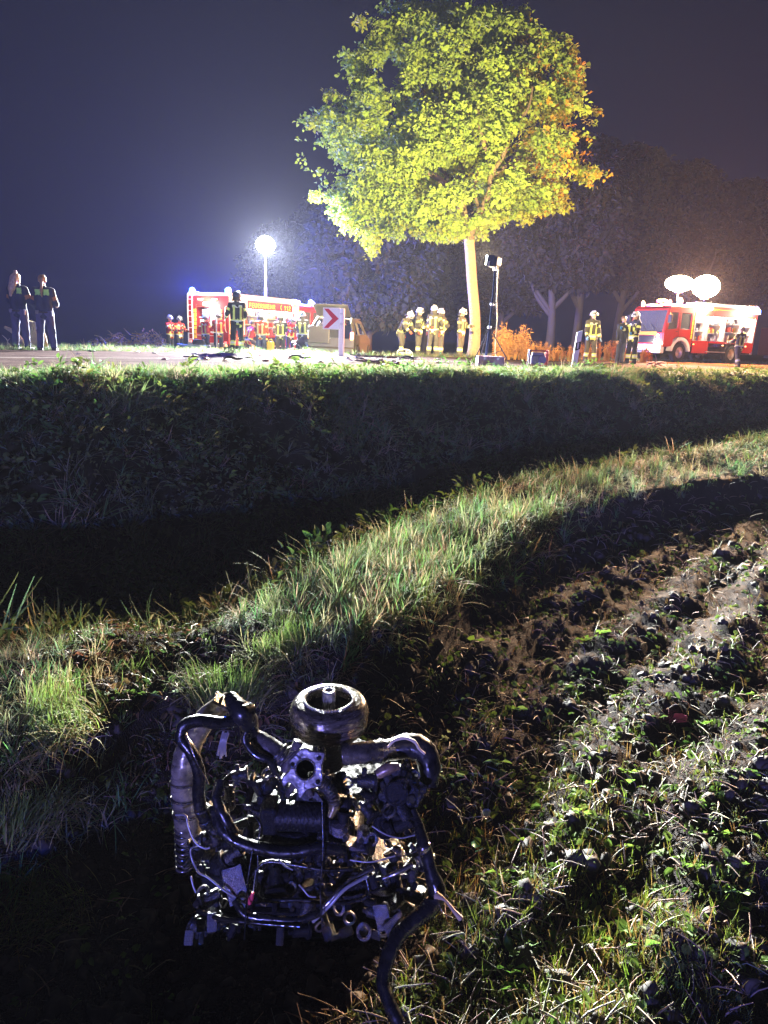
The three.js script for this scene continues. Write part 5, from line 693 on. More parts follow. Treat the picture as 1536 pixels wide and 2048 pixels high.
function roadPost(px, d, hpx, leanZ, label) {
  const b = onGround(px, d), h = 1.05, t = thing('road_post', label, 'road post', [b.x, b.y - 0.03, b.z], 0.1); t.rotation.z = leanZ;
  const s = new THREE.Shape(); [[-0.065, 0], [0.065, 0], [0.065, h + 0.02], [-0.065, h - 0.05]].forEach(([x, y], i) => (i ? s.lineTo(x, y) : s.moveTo(x, y)));
  obj('post', new THREE.ExtrudeGeometry(s, { depth: 0.06, bevelEnabled: true, bevelSize: 0.01, bevelThickness: 0.01, bevelSegments: 2 }), whiteM, t);
  const k = new THREE.Shape(); [[-0.076, 0.5], [0.076, 0.56], [0.076, 0.78], [-0.076, 0.72]].forEach(([x, y], i) => (i ? k.lineTo(x, y) : k.moveTo(x, y))); obj('black_band', new THREE.ExtrudeGeometry(k, { depth: 0.086, bevelEnabled: false }).translate(0, 0, -0.013), mat(0.015, 0.015, 0.02, 0.5), t);
  obj('reflector', rbox(0.045, 0.17, 0.008, 0.003, 0, 0.65, 0.076), mat(0.6, 0.6, 0.62, 0.2), t); return t;
}
roadPost(1151, 20.5, 70, -0.07, 'white road post with a slanted black band, leaning right, beside the right firefighter');
{ // tripod flood light with its box
  const legM = mat(0.06, 0.055, 0.07, 1, 0, { ior: 1.05 });
  const D = 18.4, b = onGround(972, D), top = at(985, 522, D), t = thing('tripod_lamp', 'switched-on floodlight seen from behind on a tall tripod before the tree', 'work light', [b.x, 0, b.z]), L = (px, py, dd = 0) => { const p = at(px, py, D + dd); return [p.x - b.x, p.y, p.z - b.z]; }, bm = mat(0.02, 0.03, 0.07, 1, 0, { ior: 1.05 });
  obj('mast', join([tube([L(971, 720), L(980, 655)], 0.032, 4, 10), tube([L(979, 660), L(984, 608)], 0.026, 4, 10), tube([L(984, 612), L(990, 540)], 0.021, 4, 10)]), bm, t); obj('collar', join([ball(0.045, ...L(984, 609)), ball(0.05, ...L(979, 655))]), aluM, t);
  for (const [px, py, dd] of [[945, 728, -0.6], [958, 722, 0.5], [1013, 716, -0.2]]) { const l = obj('leg', tube([L(979, 655), L(px, py, dd)], 0.014, 4, 8), legM, t); obj('brace', tube([L((979 * 1 + px * 3) / 4, (655 + py * 3) / 4, dd * 0.75), L(973, 712)], 0.008, 3, 6), legM, l); }
  obj('swivel', join([cyl(0.03, 0.035, 0.12, ...L(990, 536)), box(0.06, 0.05, 0.06, ...L(990, 530))]), aluM, t);
  const head = L(986, 522), dirAim = V(-0.85, 0.22, -0.55).normalize(), ry = Math.atan2(-dirAim.z, dirAim.x);
  const hg = (g) => g.applyMatrix4(m4(head[0], head[1], head[2], 0, ry, 0.12));
  obj('lamp_housing', hg(join([rbox(0.2, 0.26, 0.34, 0.03), rbox(0.08, 0.2, 0.26, 0.02, -0.13, 0, 0), ...[-0.1, -0.05, 0, 0.05, 0.1].map((z) => box(0.1, 0.22, 0.008, -0.12, 0, z))])), mat(0.03, 0.035, 0.05, 0.4), t);
  obj('lamp_face', hg(rbox(0.03, 0.24, 0.32, 0.01, 0.115, 0, 0)), glow(1, 0.9, 0.6, 6), t); obj('bracket', hg(join([box(0.03, 0.03, 0.42, 0, -0.14, 0), box(0.03, 0.12, 0.02, 0, -0.08, 0.2), box(0.03, 0.12, 0.02, 0, -0.08, -0.2)])), aluM, t);
  const sp = new THREE.SpotLight(0xffdf9c, LAMP.flood, 0, 0.98, 0.6); sp.name = 'flood_lamp'; sp.position.set(head[0] + dirAim.x * 0.2, head[1] + dirAim.y * 0.2, head[2] + dirAim.z * 0.2); sp.castShadow = true; sp.shadow.radius = 5; const tg = at(915, 320, 29.5); sp.target.position.set(tg.x - b.x, tg.y, tg.z - b.z); t.add(sp); t.add(sp.target);
  const cable = thing('lamp_cable', 'pale cable hanging from the floodlight down to the grass right of the mast', 'cable', [b.x, 0, b.z]); obj('cord', tube([L(996, 528), L(995, 560), L(993, 600), L(994, 640), L(991, 680), L(992, 715), L(998, 727)], 0.013, 50, 7), mat(0.55, 0.45, 0.18, 0.6), cable);
  const cb = onGround(983, 18.0), cr = thing('equipment_box', 'flat pinkish case lying at the foot of the tripod', 'case', [cb.x, Math.max(0, cb.y) + 0.01, cb.z], 0.05); const pinkM = mat(0.42, 0.25, 0.3, 0.5); obj('case_body', join([rbox(0.66, 0.2, 0.32, 0.02, 0, 0.1, 0), rbox(0.66, 0.05, 0.34, 0.015, 0, 0.215, 0)]), pinkM, cr); obj('latch', box(0.06, 0.06, 0.02, -0.16, 0.19, 0.17), aluM, cr); obj('latch', box(0.06, 0.06, 0.02, 0.16, 0.19, 0.17), aluM, cr); obj('rib', box(0.012, 0.2, 0.012, -0.08, 0.1, 0.165), mat(0.25, 0.14, 0.18, 0.5), cr);
  const rp = onGround(1000, 23.6), rg = thing('marker_flag', 'small red and white rag in the grass behind the tripod', 'rag', [rp.x, rp.y, rp.z]); obj('cloth', (() => { const g = new THREE.IcosahedronGeometry(0.11, 2), p = g.attributes.position; for (let i = 0; i < p.count; i++) { const f = 1 + 0.7 * n2(p.getX(i) * 14, p.getZ(i) * 14, 2); p.setXYZ(i, p.getX(i) * f, p.getY(i) * f * 0.9, p.getZ(i) * f); } g.translate(0, 0.1, 0); g.computeVertexNormals(); return g; })(), mat(0.6, 0.08, 0.04, 0.8), rg); obj('white_patch', rbox(0.09, 0.05, 0.02, 0.01, 0.03, 0.17, 0.08), whiteM, rg);
}
{ // generator
  const b = onGround(1078, 20), t = thing('generator', 'portable generator in a red and dark tubular frame on the grass verge', 'generator', [b.x, Math.max(b.y, -0.04), b.z], -0.1), red = mat(0.5, 0.03, 0.04, 0.35);
  obj('engine_block', join([rbox(0.4, 0.26, 0.3, 0.04, 0, 0.19, 0), cyl(0.1, 0.1, 0.06, 0.12, 0.2, 0.16, PI / 2), rbox(0.34, 0.1, 0.26, 0.03, 0, 0.35, 0)]), mat(0.1, 0.09, 0.14, 0.4, 0.3), t); obj('control_panel', rbox(0.16, 0.14, 0.02, 0.01, -0.08, 0.22, 0.16), greyM, t); obj('exhaust_cover', rbox(0.13, 0.16, 0.03, 0.01, 0.1, 0.14, 0.17), mat(0.5, 0.4, 0.42, 0.5), t);
  for (const s of [-1, 1]) obj('frame', tube([[s * 0.24, 0.03, 0.18], [s * 0.24, 0.4, 0.18], [s * 0.24, 0.44, 0.1], [s * 0.24, 0.44, -0.1], [s * 0.24, 0.4, -0.18], [s * 0.24, 0.03, -0.18]], 0.028, 30, 8), s > 0 ? red : mat(0.06, 0.03, 0.04, 0.4), t); obj('crossbar', join([cyl(0.02, 0.02, 0.48, 0, 0.44, 0.1, 0, 0, PI / 2), cyl(0.02, 0.02, 0.48, 0, 0.05, 0.18, 0, 0, PI / 2)]), mat(0.2, 0.02, 0.03, 0.4), t); obj('rubber_foot', join([cyl(0.03, 0.04, 0.05, -0.24, 0.0, 0.18), cyl(0.03, 0.04, 0.05, 0.24, 0, 0.18), cyl(0.03, 0.04, 0.05, 0.24, 0, -0.18), cyl(0.03, 0.04, 0.05, -0.24, 0, -0.18)]), rubberM, t);
}
{ // aluminium rescue tool frame beside the bending firefighter, pole, small orange things
  const b = onGround(812, 26.6), t = thing('rescue_cutter', 'pale rescue tool with a curved carrying bow lying before the bending firefighter', 'rescue tool', [b.x, b.y, b.z]);
  obj('bow', tube([[-0.3, 0, 0.1], [-0.28, 0.17, 0.1], [-0.12, 0.22, 0.1], [0.1, 0.22, 0.1], [0.22, 0.14, 0.1], [0.3, 0, 0.1]], 0.022, 30, 8), whiteM, t); obj('second_bow', tube([[0.02, 0, 0.12], [0.04, 0.2, 0.12], [0.14, 0.2, 0.12], [0.18, 0, 0.12]], 0.018, 20, 8), whiteM, t); obj('motor', join([rbox(0.34, 0.12, 0.2, 0.04, -0.05, 0.08, 0), cyl(0.07, 0.07, 0.2, 0.1, 0.1, 0, 0, 0, PI / 2)]), mat(0.3, 0.32, 0.36, 0.4, 0.4), t); obj('grip', rbox(0.1, 0.06, 0.06, 0.02, -0.2, 0.06, 0.1), yellowM, t);
  const p = onGround(433, 27), q = thing('steel_pole', 'upright thin pole planted in the grass behind the left engine', 'pole', [p.x, p.y, p.z]); obj('shaft', join([cyl(0.022, 0.022, 1.5, 0, 0.75, 0), cyl(0.03, 0.03, 0.1, 0, 0.05, 0)]), mat(0.55, 0.5, 0.45, 0.4, 0.5), q); obj('grip', cyl(0.032, 0.032, 0.25, 0, 1.4, 0), whiteM, q);
  const a = onGround(309, 24), c = thing('warning_light', 'small orange-red warning lamp lying in the verge grass left of the brush', 'warning lamp', [a.x, a.y, a.z]); obj('housing', join([rbox(0.17, 0.14, 0.09, 0.03, 0, 0.1, 0, 0, 0, 0.4), cyl(0.06, 0.07, 0.08, 0.07, 0.2, 0)]), mat(0.65, 0.07, 0.03, 0.45), c); obj('lens', ball(0.045, 0.0, 0.13, 0.045), orangeGlow, c);
  const e = onGround(373, 28.5), f = thing('hand_lamp', 'glowing yellow hand lamp low in the grass under the engine ladder', 'lamp', [e.x, e.y, e.z]); obj('lens', ball(0.07, 0, 0.12, 0.05), glow(1, 0.55, 0.08, 5), f); obj('housing', rbox(0.14, 0.16, 0.12, 0.03, 0, 0.1, -0.05), mat(0.6, 0.3, 0.03, 0.5), f);
  const st = onGround(392, 30.6), sr = thing('stretcher', 'blue-grey stretcher tray with dark gear on it behind the left engine', 'stretcher', [st.x, st.y, st.z], 0.12); obj('tray', join([rbox(1.2, 0.12, 0.45, 0.05, 0, 0.4, 0), tube([[-0.65, 0.42, 0.2], [-0.78, 0.45, 0], [-0.65, 0.42, -0.2]], 0.04, 12, 8)]), mat(0.2, 0.26, 0.4, 0.4), sr); obj('leg', join([cyl(0.02, 0.02, 0.4, -0.5, 0.2, 0.15), cyl(0.02, 0.02, 0.4, 0.5, 0.2, 0.15), cyl(0.02, 0.02, 0.4, -0.5, 0.2, -0.15), cyl(0.02, 0.02, 0.4, 0.5, 0.2, -0.15)]), aluM, sr); obj('dark_bag', rbox(0.5, 0.24, 0.35, 0.08, 0.1, 0.56, 0), darkM, sr);
  const yb = onGround(541, 29.4), yc = thing('fuel_canister', 'yellow canister standing between two firefighters with striped backs', 'canister', [yb.x, yb.y, yb.z]); obj('canister_body', rbox(0.3, 0.5, 0.22, 0.05, 0, 0.45, 0), yellowM, yc); obj('handle', tube([[-0.08, 0.7, 0], [-0.06, 0.77, 0], [0.06, 0.77, 0], [0.08, 0.7, 0]], 0.018, 10, 7), yellowM, yc); obj('stand', rbox(0.34, 0.2, 0.26, 0.03, 0, 0.1, 0), darkM, yc);
  const rk = onGround(1312, 22.5), rr = thing('dead_plant', 'pinkish withered plant standing at the verge below the right engine cab', 'withered plant', [rk.x, rk.y, rk.z]); { const r = rng(88); for (let i = 0; i < 14; i++) { const a2 = r() * 6.28, l = 0.2 + 0.25 * r(); obj('leaf', put(leafGeo(l, 0.09, 0.2, 0.4), 0, 0.08 + 0.1 * r(), 0, -1.0 + r() * 0.9, a2, 0), leafMat({ color: C(0.26, 0.17, 0.15) }), rr); } obj('stem', tube([[0, 0, 0], [0.05, 0.3, 0], [-0.05, 0.5, 0.02]], [0.02, 0.012, 0.005], 8, 6), mat(0.24, 0.16, 0.13), rr); }
}
{ // debris on the road and shards in the field
  const r = rng(333), geos = [0, 1, 2, 3].map((k) => { const g = new THREE.SphereGeometry(0.1, 10, 7), p = g.attributes.position, q = rng(40 + k); const sx = 0.5 + q(), sz = 0.3 + q() * 0.7; for (let i = 0; i < p.count; i++) { const f = 1 + 0.8 * n2(p.getX(i) * 9 + k * 3, p.getZ(i) * 9 + p.getY(i) * 5, k); p.setXYZ(i, p.getX(i) * f * sx, Math.max(-0.02, p.getY(i) * f * 0.3), p.getZ(i) * f * sz); } g.computeVertexNormals(); return g; });
  const mats = [mat(0.6, 0.55, 0.55, 0.5), mat(0.03, 0.03, 0.035, 0.5), mat(0.45, 0.18, 0.14, 0.5), mat(0.3, 0.28, 0.25, 0.6)];
  for (let i = 0; i < 46; i++) {
    const px = i < 32 ? 430 + r() * 460 : 80 + r() * 340, d0 = 13.6 + (px - 400) * 0.006 + r() * 6, x = col(px, d0), c = signedTo(centre, x, -d0)[0]; if (Math.abs(c) > 3.1) continue;
    const m = new THREE.Mesh(geos[i % 4], mats[(i * 7) % 4]); m.name = numbered('debris_fragment'); m.castShadow = m.receiveShadow = true; m.position.set(x, 0.02, -d0); m.rotation.y = r() * 6; m.scale.setScalar(0.35 + 0.7 * r()); scene.add(m);
    const kind = ['pale', 'black', 'reddish', 'grey'][(i * 7) % 4]; const spot = (px < 330 ? 'before the brush heaps' : px < 480 ? 'before the rear of the left engine' : px < 620 ? 'before the row of firefighters' : px < 740 ? 'before the chevron sign' : 'before the group at the tree') + (c > 0.1 ? ', near lane' : ', far lane'); tag(m, `small ${kind} car fragment on the asphalt ${spot}`, 'debris', `${kind} fragments ${spot}`);
  }
  const strip = (px, d, label, len, mt) => { const p = onGround(px, d), t = thing('torn_trim', label, 'debris', [p.x, 0.03, p.z], 0.2); obj('strip', tube([[-len / 2, 0.02, 0], [-len * 0.2, 0.06, 0.06], [len * 0.2, 0.02, 0.02], [len / 2, 0.04, 0.1]], [0.012, 0.03, 0.026, 0.01], 16, 7), mt, t); obj('flap', (() => { const g = new THREE.PlaneGeometry(len * 0.4, 0.06, 6, 3), q = g.attributes.position; for (let i = 0; i < q.count; i++) q.setZ(i, 0.06 * n2(q.getX(i) * 8, q.getY(i) * 8, 3)); g.computeVertexNormals(); return g; })().applyMatrix4(m4(0, 0.06, 0.05, -1.1)), mt, t); };
  strip(598, 17.6, 'long black torn trim strip lying on the road before the chevron sign', 0.5, darkM); strip(466, 14.9, 'black and white torn part on the road near the purple streak of light', 0.4, darkM); strip(700, 17, 'white plastic sliver on the road right of the long black strip', 0.25, whiteM); strip(820, 21.5, 'black flat scrap on the road edge before the group at the tree', 0.5, darkM);
  const shard = (px, py, d, w, h, mt, label, turn) => { const p = at(px, py, d), t = thing('plastic_shard', label, 'debris', [p.x, ground(p.x, p.z) + 0.015, p.z], turn); obj('piece', (() => { const g = new THREE.PlaneGeometry(w, h, 6, 4), q = g.attributes.position; for (let i = 0; i < q.count; i++) { q.setZ(i, 0.02 * n2(q.getX(i) * 30, q.getY(i) * 30, 3)); if (Math.abs(q.getX(i)) > w * 0.4) q.setY(i, q.getY(i) * 0.6); } g.computeVertexNormals(); return g; })().applyMatrix4(m4(0, 0.02, 0, -0.9)), mt, t); obj('edge', tube([[-w / 2, 0.005, 0.02], [0, 0.01, 0.03], [w / 2, 0.005, 0.02]], 0.003, 8, 5), mt, t); };
  shard(1377, 1330, 3.55, 0.075, 0.05, mat(0.65, 0.12, 0.28, 0.4), 'pink plastic shard lying on the stubble field', 0.2);
  shard(965, 1531, 2.55, 0.04, 0.03, mat(0.2, 0.75, 0.55, 0.4), 'turquoise plastic shard right of the engine in the stubble', 0.6);
  shard(1035, 1440, 2.95, 0.035, 0.025, mat(0.1, 0.45, 0.7, 0.4), 'blue plastic shard right of the pale round-leaved weed', 1.0);
  shard(886, 1410, 3.05, 0.03, 0.03, mat(0.2, 0.55, 0.7, 0.4), 'light blue plastic scrap above the pale round-leaved weed', 0.1);
  shard(985, 1485, 2.75, 0.06, 0.04, mat(0.4, 0.5, 0.65, 0.4), 'pale blue bent plastic strip right of the right exhaust stub', 0.9);
}
// ------------------------------------------------------------------ the torn-out car engine standing on its nose
{
  const o = V(-0.25, ground(-0.25, -2.25), -2.25), t = thing('car_engine', 'torn-out car engine standing upright in the dark soil with converter on top and trailing hoses', 'engine', [o.x, o.y, o.z]), r = rng(1001);
  const E = (px, py, d) => at(px, py, d).sub(o);
  const tex = noiseTexture(256, (u, v) => { const a = 0.55 + fbm(u * 9, v * 9, 4, 201) * 1.1; return [a, a, a]; }, 3);
  const rough = noiseTexture(256, (u, v) => { const a = 0.5 + fbm(u * 14, v * 14, 4, 205) * 0.9; return [a, a, a]; }, 3);
  const M = (cr, cg, cb, ro, me, ex = {}) => new THREE.MeshPhysicalMaterial({ color: C(cr, cg, cb), roughness: ro, metalness: me, map: tex, roughnessMap: rough, bumpMap: tex, bumpScale: 0.0015, side: THREE.DoubleSide, ...ex });
  const cast = M(0.07, 0.07, 0.078, 0.55, 0.6), castDark = M(0.018, 0.0185, 0.022, 0.75, 0.1, { ior: 1.25 }), steel = M(0.26, 0.24, 0.22, 0.55, 0.8), pipe = M(0.3, 0.265, 0.21, 0.55, 0.35), blackRubber = M(0.012, 0.0125, 0.015, 0.55, 0), shiny = M(0.25, 0.24, 0.24, 0.42, 0.85), oily = M(0.012, 0.012, 0.012, 0.3, 0.1), wireM = mat(0.22, 0.22, 0.25, 0.3, 0.2), plate = M(0.15, 0.135, 0.14, 0.65, 0.3);
  tubeJitter = 0.09;
  // block with ribs, sump and slanted heads
  const bx = (w, h, d, px, py, dd, rr = 0.02, ...rot) => { const p = E(px, py, dd); return rbox(w, h, d, rr, p.x, p.y, p.z, ...rot); };
  const blk = [rbox(0.44, 0.52, 0.34, 0.06, 0, 0.2, -0.08), rbox(0.3, 0.2, 0.26, 0.06, 0.04, 0.46, -0.1)];
  for (let i = 0; i < 6; i++) blk.push(rbox(0.4 - 0.03 * (i % 2), 0.022, 0.03, 0.008, 0, 0.02 + i * 0.1, 0.105)); for (let i = 0; i < 5; i++) blk.push(rbox(0.022, 0.5, 0.03, 0.008, -0.18 + i * 0.09, 0.27, 0.1));
  obj('engine_block', join(blk), castDark, t);
  for (const s of [-1, 1]) { obj('cylinder_head', join([rbox(0.17, 0.26, 0.24, 0.06, s * 0.26, 0.1, -0.11, 0, s * 0.35, s * -0.18), ...[0, 1].map((i) => rbox(0.19, 0.05, 0.26, 0.015, s * 0.265, 0.05 + i * 0.1, -0.11, 0, s * 0.35, s * -0.18))]), castDark, t); obj('valve_cover', rbox(0.07, 0.24, 0.2, 0.03, s * 0.34, 0.1, -0.13, 0, s * 0.35, s * -0.18), oily, t); }
  obj('bellhousing', (() => { const s = new THREE.Shape(); for (let i = 0; i < 40; i++) { const a = (i / 40) * 2 * PI, R = 0.2 + (i % 5 === 0 ? 0.02 : 0) + 0.012 * Math.sin(a * 3); i ? s.lineTo(Math.cos(a) * R, Math.sin(a) * R) : s.moveTo(R, 0); } const p = E(660, 1500, 2.3); return new THREE.ExtrudeGeometry(s, { depth: 0.03, bevelEnabled: true, bevelSize: 0.006, bevelThickness: 0.006, bevelSegments: 1 }).applyMatrix4(m4(p.x, p.y - 0.06, p.z, PI / 2)); })(), cast, t);
  // torque converter
  {
    const c = E(658, 1399, 2.27), g = (pts) => new THREE.LatheGeometry(pts.map((p) => new THREE.Vector2(p[0], p[1])), 72);
    const cv = new THREE.Group(); cv.name = 'torque_converter'; cv.position.copy(c); cv.rotation.set(0.02, 0, 0.03); t.add(cv);
    obj('converter_shell', g([[0.08, -0.03], [0.079, -0.006], [0.082, 0], [0.096, 0.0015], [0.114, -0.0005], [0.125, -0.007], [0.134, -0.02], [0.1395, -0.036], [0.141, -0.052], [0.1385, -0.066], [0.1355, -0.07], [0.137, -0.074], [0.138, -0.084], [0.134, -0.1], [0.124, -0.114], [0.11, -0.124], [0.08, -0.13], [0.03, -0.132]]), M(0.17, 0.15, 0.135, 0.4, 0.55), cv);
    obj('converter_bowl', g([[0.08, -0.028], [0.078, -0.05], [0.07, -0.07], [0.05, -0.078], [0.03, -0.08]]), oily, cv);
    const beads = []; for (let i = 0; i < 46; i++) { const a = (i / 46) * 2 * PI; beads.push(ball(0.0056, Math.cos(a) * 0.0865, 0.0035, Math.sin(a) * 0.0865, [1, 0.9, 1], 9)); } obj('weld_beads', join(beads), M(0.75, 0.72, 0.66, 0.35, 0.3), cv);
    obj('hub', g([[0.001, 0.02], [0.013, 0.02], [0.014, 0.036], [0.021, 0.036], [0.024, 0.03], [0.024, -0.08]]), M(0.4, 0.4, 0.42, 0.3, 0.6), cv);
    for (let i = 0; i < 16; i++) { const a = (i / 16) * 2 * PI; obj('boss', rbox(0.006, 0.011, 0.006, 0.002, Math.cos(a) * 0.1405, -0.052, Math.sin(a) * 0.1405, 0, -a, 0), shiny, cv); }
    for (const a of [2.3, 2.75]) obj('balance_weight', rbox(0.028, 0.009, 0.006, 0.002, Math.cos(a) * 0.139, -0.043, Math.sin(a) * 0.139, 0, PI / 2 - a, 0), shiny, cv);
    obj('shaft', join([cyl(0.05, 0.06, 0.14, c.x, c.y - 0.19, c.z), cyl(0.035, 0.035, 0.05, c.x, c.y - 0.12, c.z)]), castDark, t);
    obj('support_rod', tube([E(642, 1478, 2.16), E(644, 1520, 2.14)], 0.013, 4, 10), shiny, t);
  }
  // flange with three bolts
  {
    const c = E(612, 1537, 2.0), s = new THREE.Shape(); const pts = [[-0.052, 0.02], [-0.02, 0.056], [0.0, 0.06], [0.012, 0.054], [0.05, 0.052], [0.058, 0.045], [0.05, 0.01], [0.056, -0.035], [0.046, -0.048], [0.01, -0.06], [-0.012, -0.085], [-0.022, -0.062], [-0.05, -0.04], [-0.066, -0.052], [-0.07, -0.03], [-0.048, -0.005]];
    s.moveTo(...pts[0]); s.splineThru(pts.slice(1).concat([pts[0]]).map((p) => new THREE.Vector2(...p))); const h = new THREE.Path(); h.absarc(0, 0, 0.031, 0, 2 * PI, true); s.holes.push(h);
    const grp = new THREE.Group(); grp.name = 'flange'; grp.position.copy(c); grp.rotation.set(-0.42, -0.05, 0); t.add(grp);
    obj('flange_plate', new THREE.ExtrudeGeometry(s, { depth: 0.012, bevelEnabled: true, bevelSize: 0.003, bevelThickness: 0.003, bevelSegments: 2, curveSegments: 8 }), plate, grp);
    obj('port_ring', put(new THREE.TorusGeometry(0.032, 0.0035, 8, 32), 0, 0, 0.014), steel, grp); obj('port_bore', cyl(0.032, 0.03, 0.12, 0, 0, -0.055, PI / 2, 0, 0, 28, true), oily, grp); obj('port_floor', cyl(0.03, 0.03, 0.004, 0, 0, -0.11, PI / 2), oily, grp);
    for (const [x, y] of [[-0.043, 0.012], [0.042, 0.036], [0.042, -0.036]]) obj('bolt', join([cyl(0.0075, 0.0075, 0.006, x, y, 0.018, PI / 2, 0, 0, 6), ball(0.0055, x, y, 0.022, 1, 10)]), shiny, grp);
    obj('stay', tube([E(594, 1560, 2.0), E(575, 1590, 2.02)], [0.014, 0.008], 5, 8), plate, t); obj('stay', tube([E(612, 1570, 2.0), E(622, 1592, 2.0)], [0.014, 0.012], 5, 8), plate, t);
    obj('support_plate', (() => { const q = E(625, 1605, 2.02), k = new THREE.Shape(); [[-0.05, 0.035], [0.0, 0.045], [0.04, 0.0], [0.055, -0.02], [0.045, -0.038], [-0.055, -0.02]].forEach(([x, y], i) => (i ? k.lineTo(x, y) : k.moveTo(x, y))); return new THREE.ExtrudeGeometry(k, { depth: 0.008, bevelEnabled: true, bevelSize: 0.003, bevelThickness: 0.003, bevelSegments: 1 }).applyMatrix4(m4(q.x, q.y, q.z, -0.5)); })(), cast, t);
  }
  // left: clamped pipe stub, down pipe, hoses
  const T = (name, pts, rad, m, seg = 40, sides = 14) => obj(name, tube(pts.map((p) => E(...p)), rad, seg, sides), m, t);
  const bands = (name, pts, rad, m) => obj(name, join(pts.map(([px, py, d, ax]) => { const p = E(px, py, d), q = new THREE.Quaternion().setFromUnitVectors(V(0, 0, 1), V(...ax).normalize()); return new THREE.TorusGeometry(rad, 0.004, 8, 28).applyQuaternion(q).translate(p.x, p.y, p.z); })), m, t);
  T('pipe_stub', [[492, 1468, 2.12], [520, 1484, 2.1], [572, 1516, 2.06]], [0.032, 0.035, 0.034], M(0.22, 0.2, 0.2, 0.5, 0.6)); bands('pipe_collar', [[566, 1512, 2.065, [0.82, -0.5, 0.3]], [558, 1507, 2.07, [0.82, -0.5, 0.3]]], 0.0355, shiny);
  T('clamp', [[571, 1540, 2.03], [584, 1510, 2.03], [597, 1484, 2.03]], [0.018, 0.013, 0.016], plate, 12, 8); T('clamp_screw', [[560, 1530, 2.02], [590, 1500, 2.02]], 0.006, shiny, 6, 8);
  T('down_pipe', [[462, 1398, 2.26], [430, 1420, 2.22], [398, 1455, 2.17], [376, 1500, 2.12], [368, 1545, 2.08], [371, 1600, 2.06], [376, 1660, 2.07], [380, 1720, 2.1]], [0.03, 0.036, 0.042, 0.044, 0.043, 0.043, 0.043, 0.04], pipe, 60, 22);
  bands('pipe_band', [[369, 1562, 2.07, [0, 1, -0.1]], [371, 1592, 2.06, [0, 1, 0]], [373, 1624, 2.06, [0, 1, 0]]], 0.045, steel);
  obj('pipe_gusset', join([[0.03, 412, 1398], [0.03, 425, 1405], [0.03, 400, 1420]].map(([k, px, py], i) => { const p = E(px + 25, py, 2.2); return rbox(0.012, 0.035, 0.05, 0.005, p.x, p.y, p.z, 0.3, 0, 0.9 + i * 0.1); })), steel, t);
  T('black_hose', [[482, 1440, 2.08], [440, 1446, 2.05], [395, 1442, 2.03], [368, 1452, 2.02], [364, 1476, 2.01], [385, 1508, 1.99], [398, 1545, 1.98], [397, 1590, 1.98], [404, 1625, 1.98], [418, 1648, 1.99]], 0.0205, blackRubber, 80, 16); bands('hose_clip', [[404, 1618, 1.98, [0.3, -1, 0]], [412, 1640, 1.985, [0.5, -1, 0]]], 0.0225, shiny);
  T('rubber_elbow', [[462, 1396, 2.14], [472, 1412, 2.1], [486, 1428, 2.07], [497, 1446, 2.07], [498, 1470, 2.1]], [0.024, 0.03, 0.036, 0.033, 0.028], blackRubber, 30, 16); T('rubber_boot', [[500, 1420, 2.08], [486, 1424, 2.05]], [0.026, 0.022], oily, 8, 14);
  T('thin_rod', [[372, 1470, 2.0], [392, 1520, 1.97], [417, 1568, 1.97]], 0.0028, steel, 10, 6);
  T('inner_hose', [[498, 1450, 2.06], [490, 1480, 2.05], [512, 1510, 2.03], [540, 1522, 2.03], [552, 1548, 2.03]], 0.013, blackRubber, 40, 12);
  for (let i = 0; i < 7; i++) T('loose_fibre', [[446 + i * 2, 1462 + r() * 6, 2.06], [440 + i * 2, 1485, 2.04], [434 + i * 3, 1508 + r() * 10, 2.04]], 0.0022, wireM, 8, 5);
  obj('spring', (() => { const c = E(370, 1695, 2.06), l = []; for (let i = 0; i < 130; i++) { const a = i * 0.38; l.push([c.x + Math.cos(a) * 0.03, c.y + 0.09 - i * 0.00135, c.z + Math.sin(a) * 0.03]); } return tube(l, 0.006, 320, 6); })(), shiny, t);
  // right: pipe stub with elbow, cord
  T('exhaust_stub', [[683, 1509, 2.12], [720, 1506, 2.13], [762, 1503, 2.15]], [0.036, 0.0385, 0.038], M(0.22, 0.2, 0.18, 0.5, 0.7), 20, 20); T('stub_joint', [[758, 1503, 2.15], [772, 1501, 2.16], [792, 1498, 2.17]], [0.042, 0.036, 0.04], steel, 14, 18); T('exhaust_elbow', [[788, 1498, 2.17], [820, 1492, 2.17], [846, 1502, 2.16], [858, 1530, 2.14], [856, 1570, 2.12]], [0.038, 0.042, 0.043, 0.04, 0.034], castDark, 30, 18);
  T('pale_cord', [[776, 1494, 2.1], [790, 1480, 2.08], [812, 1476, 2.06], [830, 1484, 2.05], [838, 1497, 2.05], [850, 1508, 2.04]], [0.004, 0.006, 0.006, 0.005, 0.004], mat(0.5, 0.42, 0.3, 0.7), 30, 7);
  T('bracket_arm', [[755, 1548, 2.05], [775, 1538, 2.05], [798, 1532, 2.06]], [0.016, 0.022, 0.012], M(0.3, 0.2, 0.15, 0.7, 0.3), 10, 8);
  // flexible bellows and pipe end
  obj('bellows', (() => { const pts = [[641, 1563], [654, 1573], [664, 1588], [669, 1606]].map(([a, b]) => E(a, b, 1.98)), c = new THREE.CatmullRomCurve3(pts), l = [tube(pts, 0.013, 30, 12)]; for (let i = 0; i <= 9; i++) { const p = c.getPoint(i / 9), q = new THREE.Quaternion().setFromUnitVectors(V(0, 0, 1), c.getTangent(i / 9)); l.push(new THREE.TorusGeometry(0.0185, 0.0036, 8, 22).applyQuaternion(q).translate(p.x, p.y, p.z)); } return join(l); })(), shiny, t);
  T('pipe_end', [[668, 1604, 1.98], [667, 1618, 1.97], [660, 1634, 1.96]], [0.018, 0.017, 0.011], M(0.5, 0.42, 0.25, 0.4, 0.7), 12, 14);
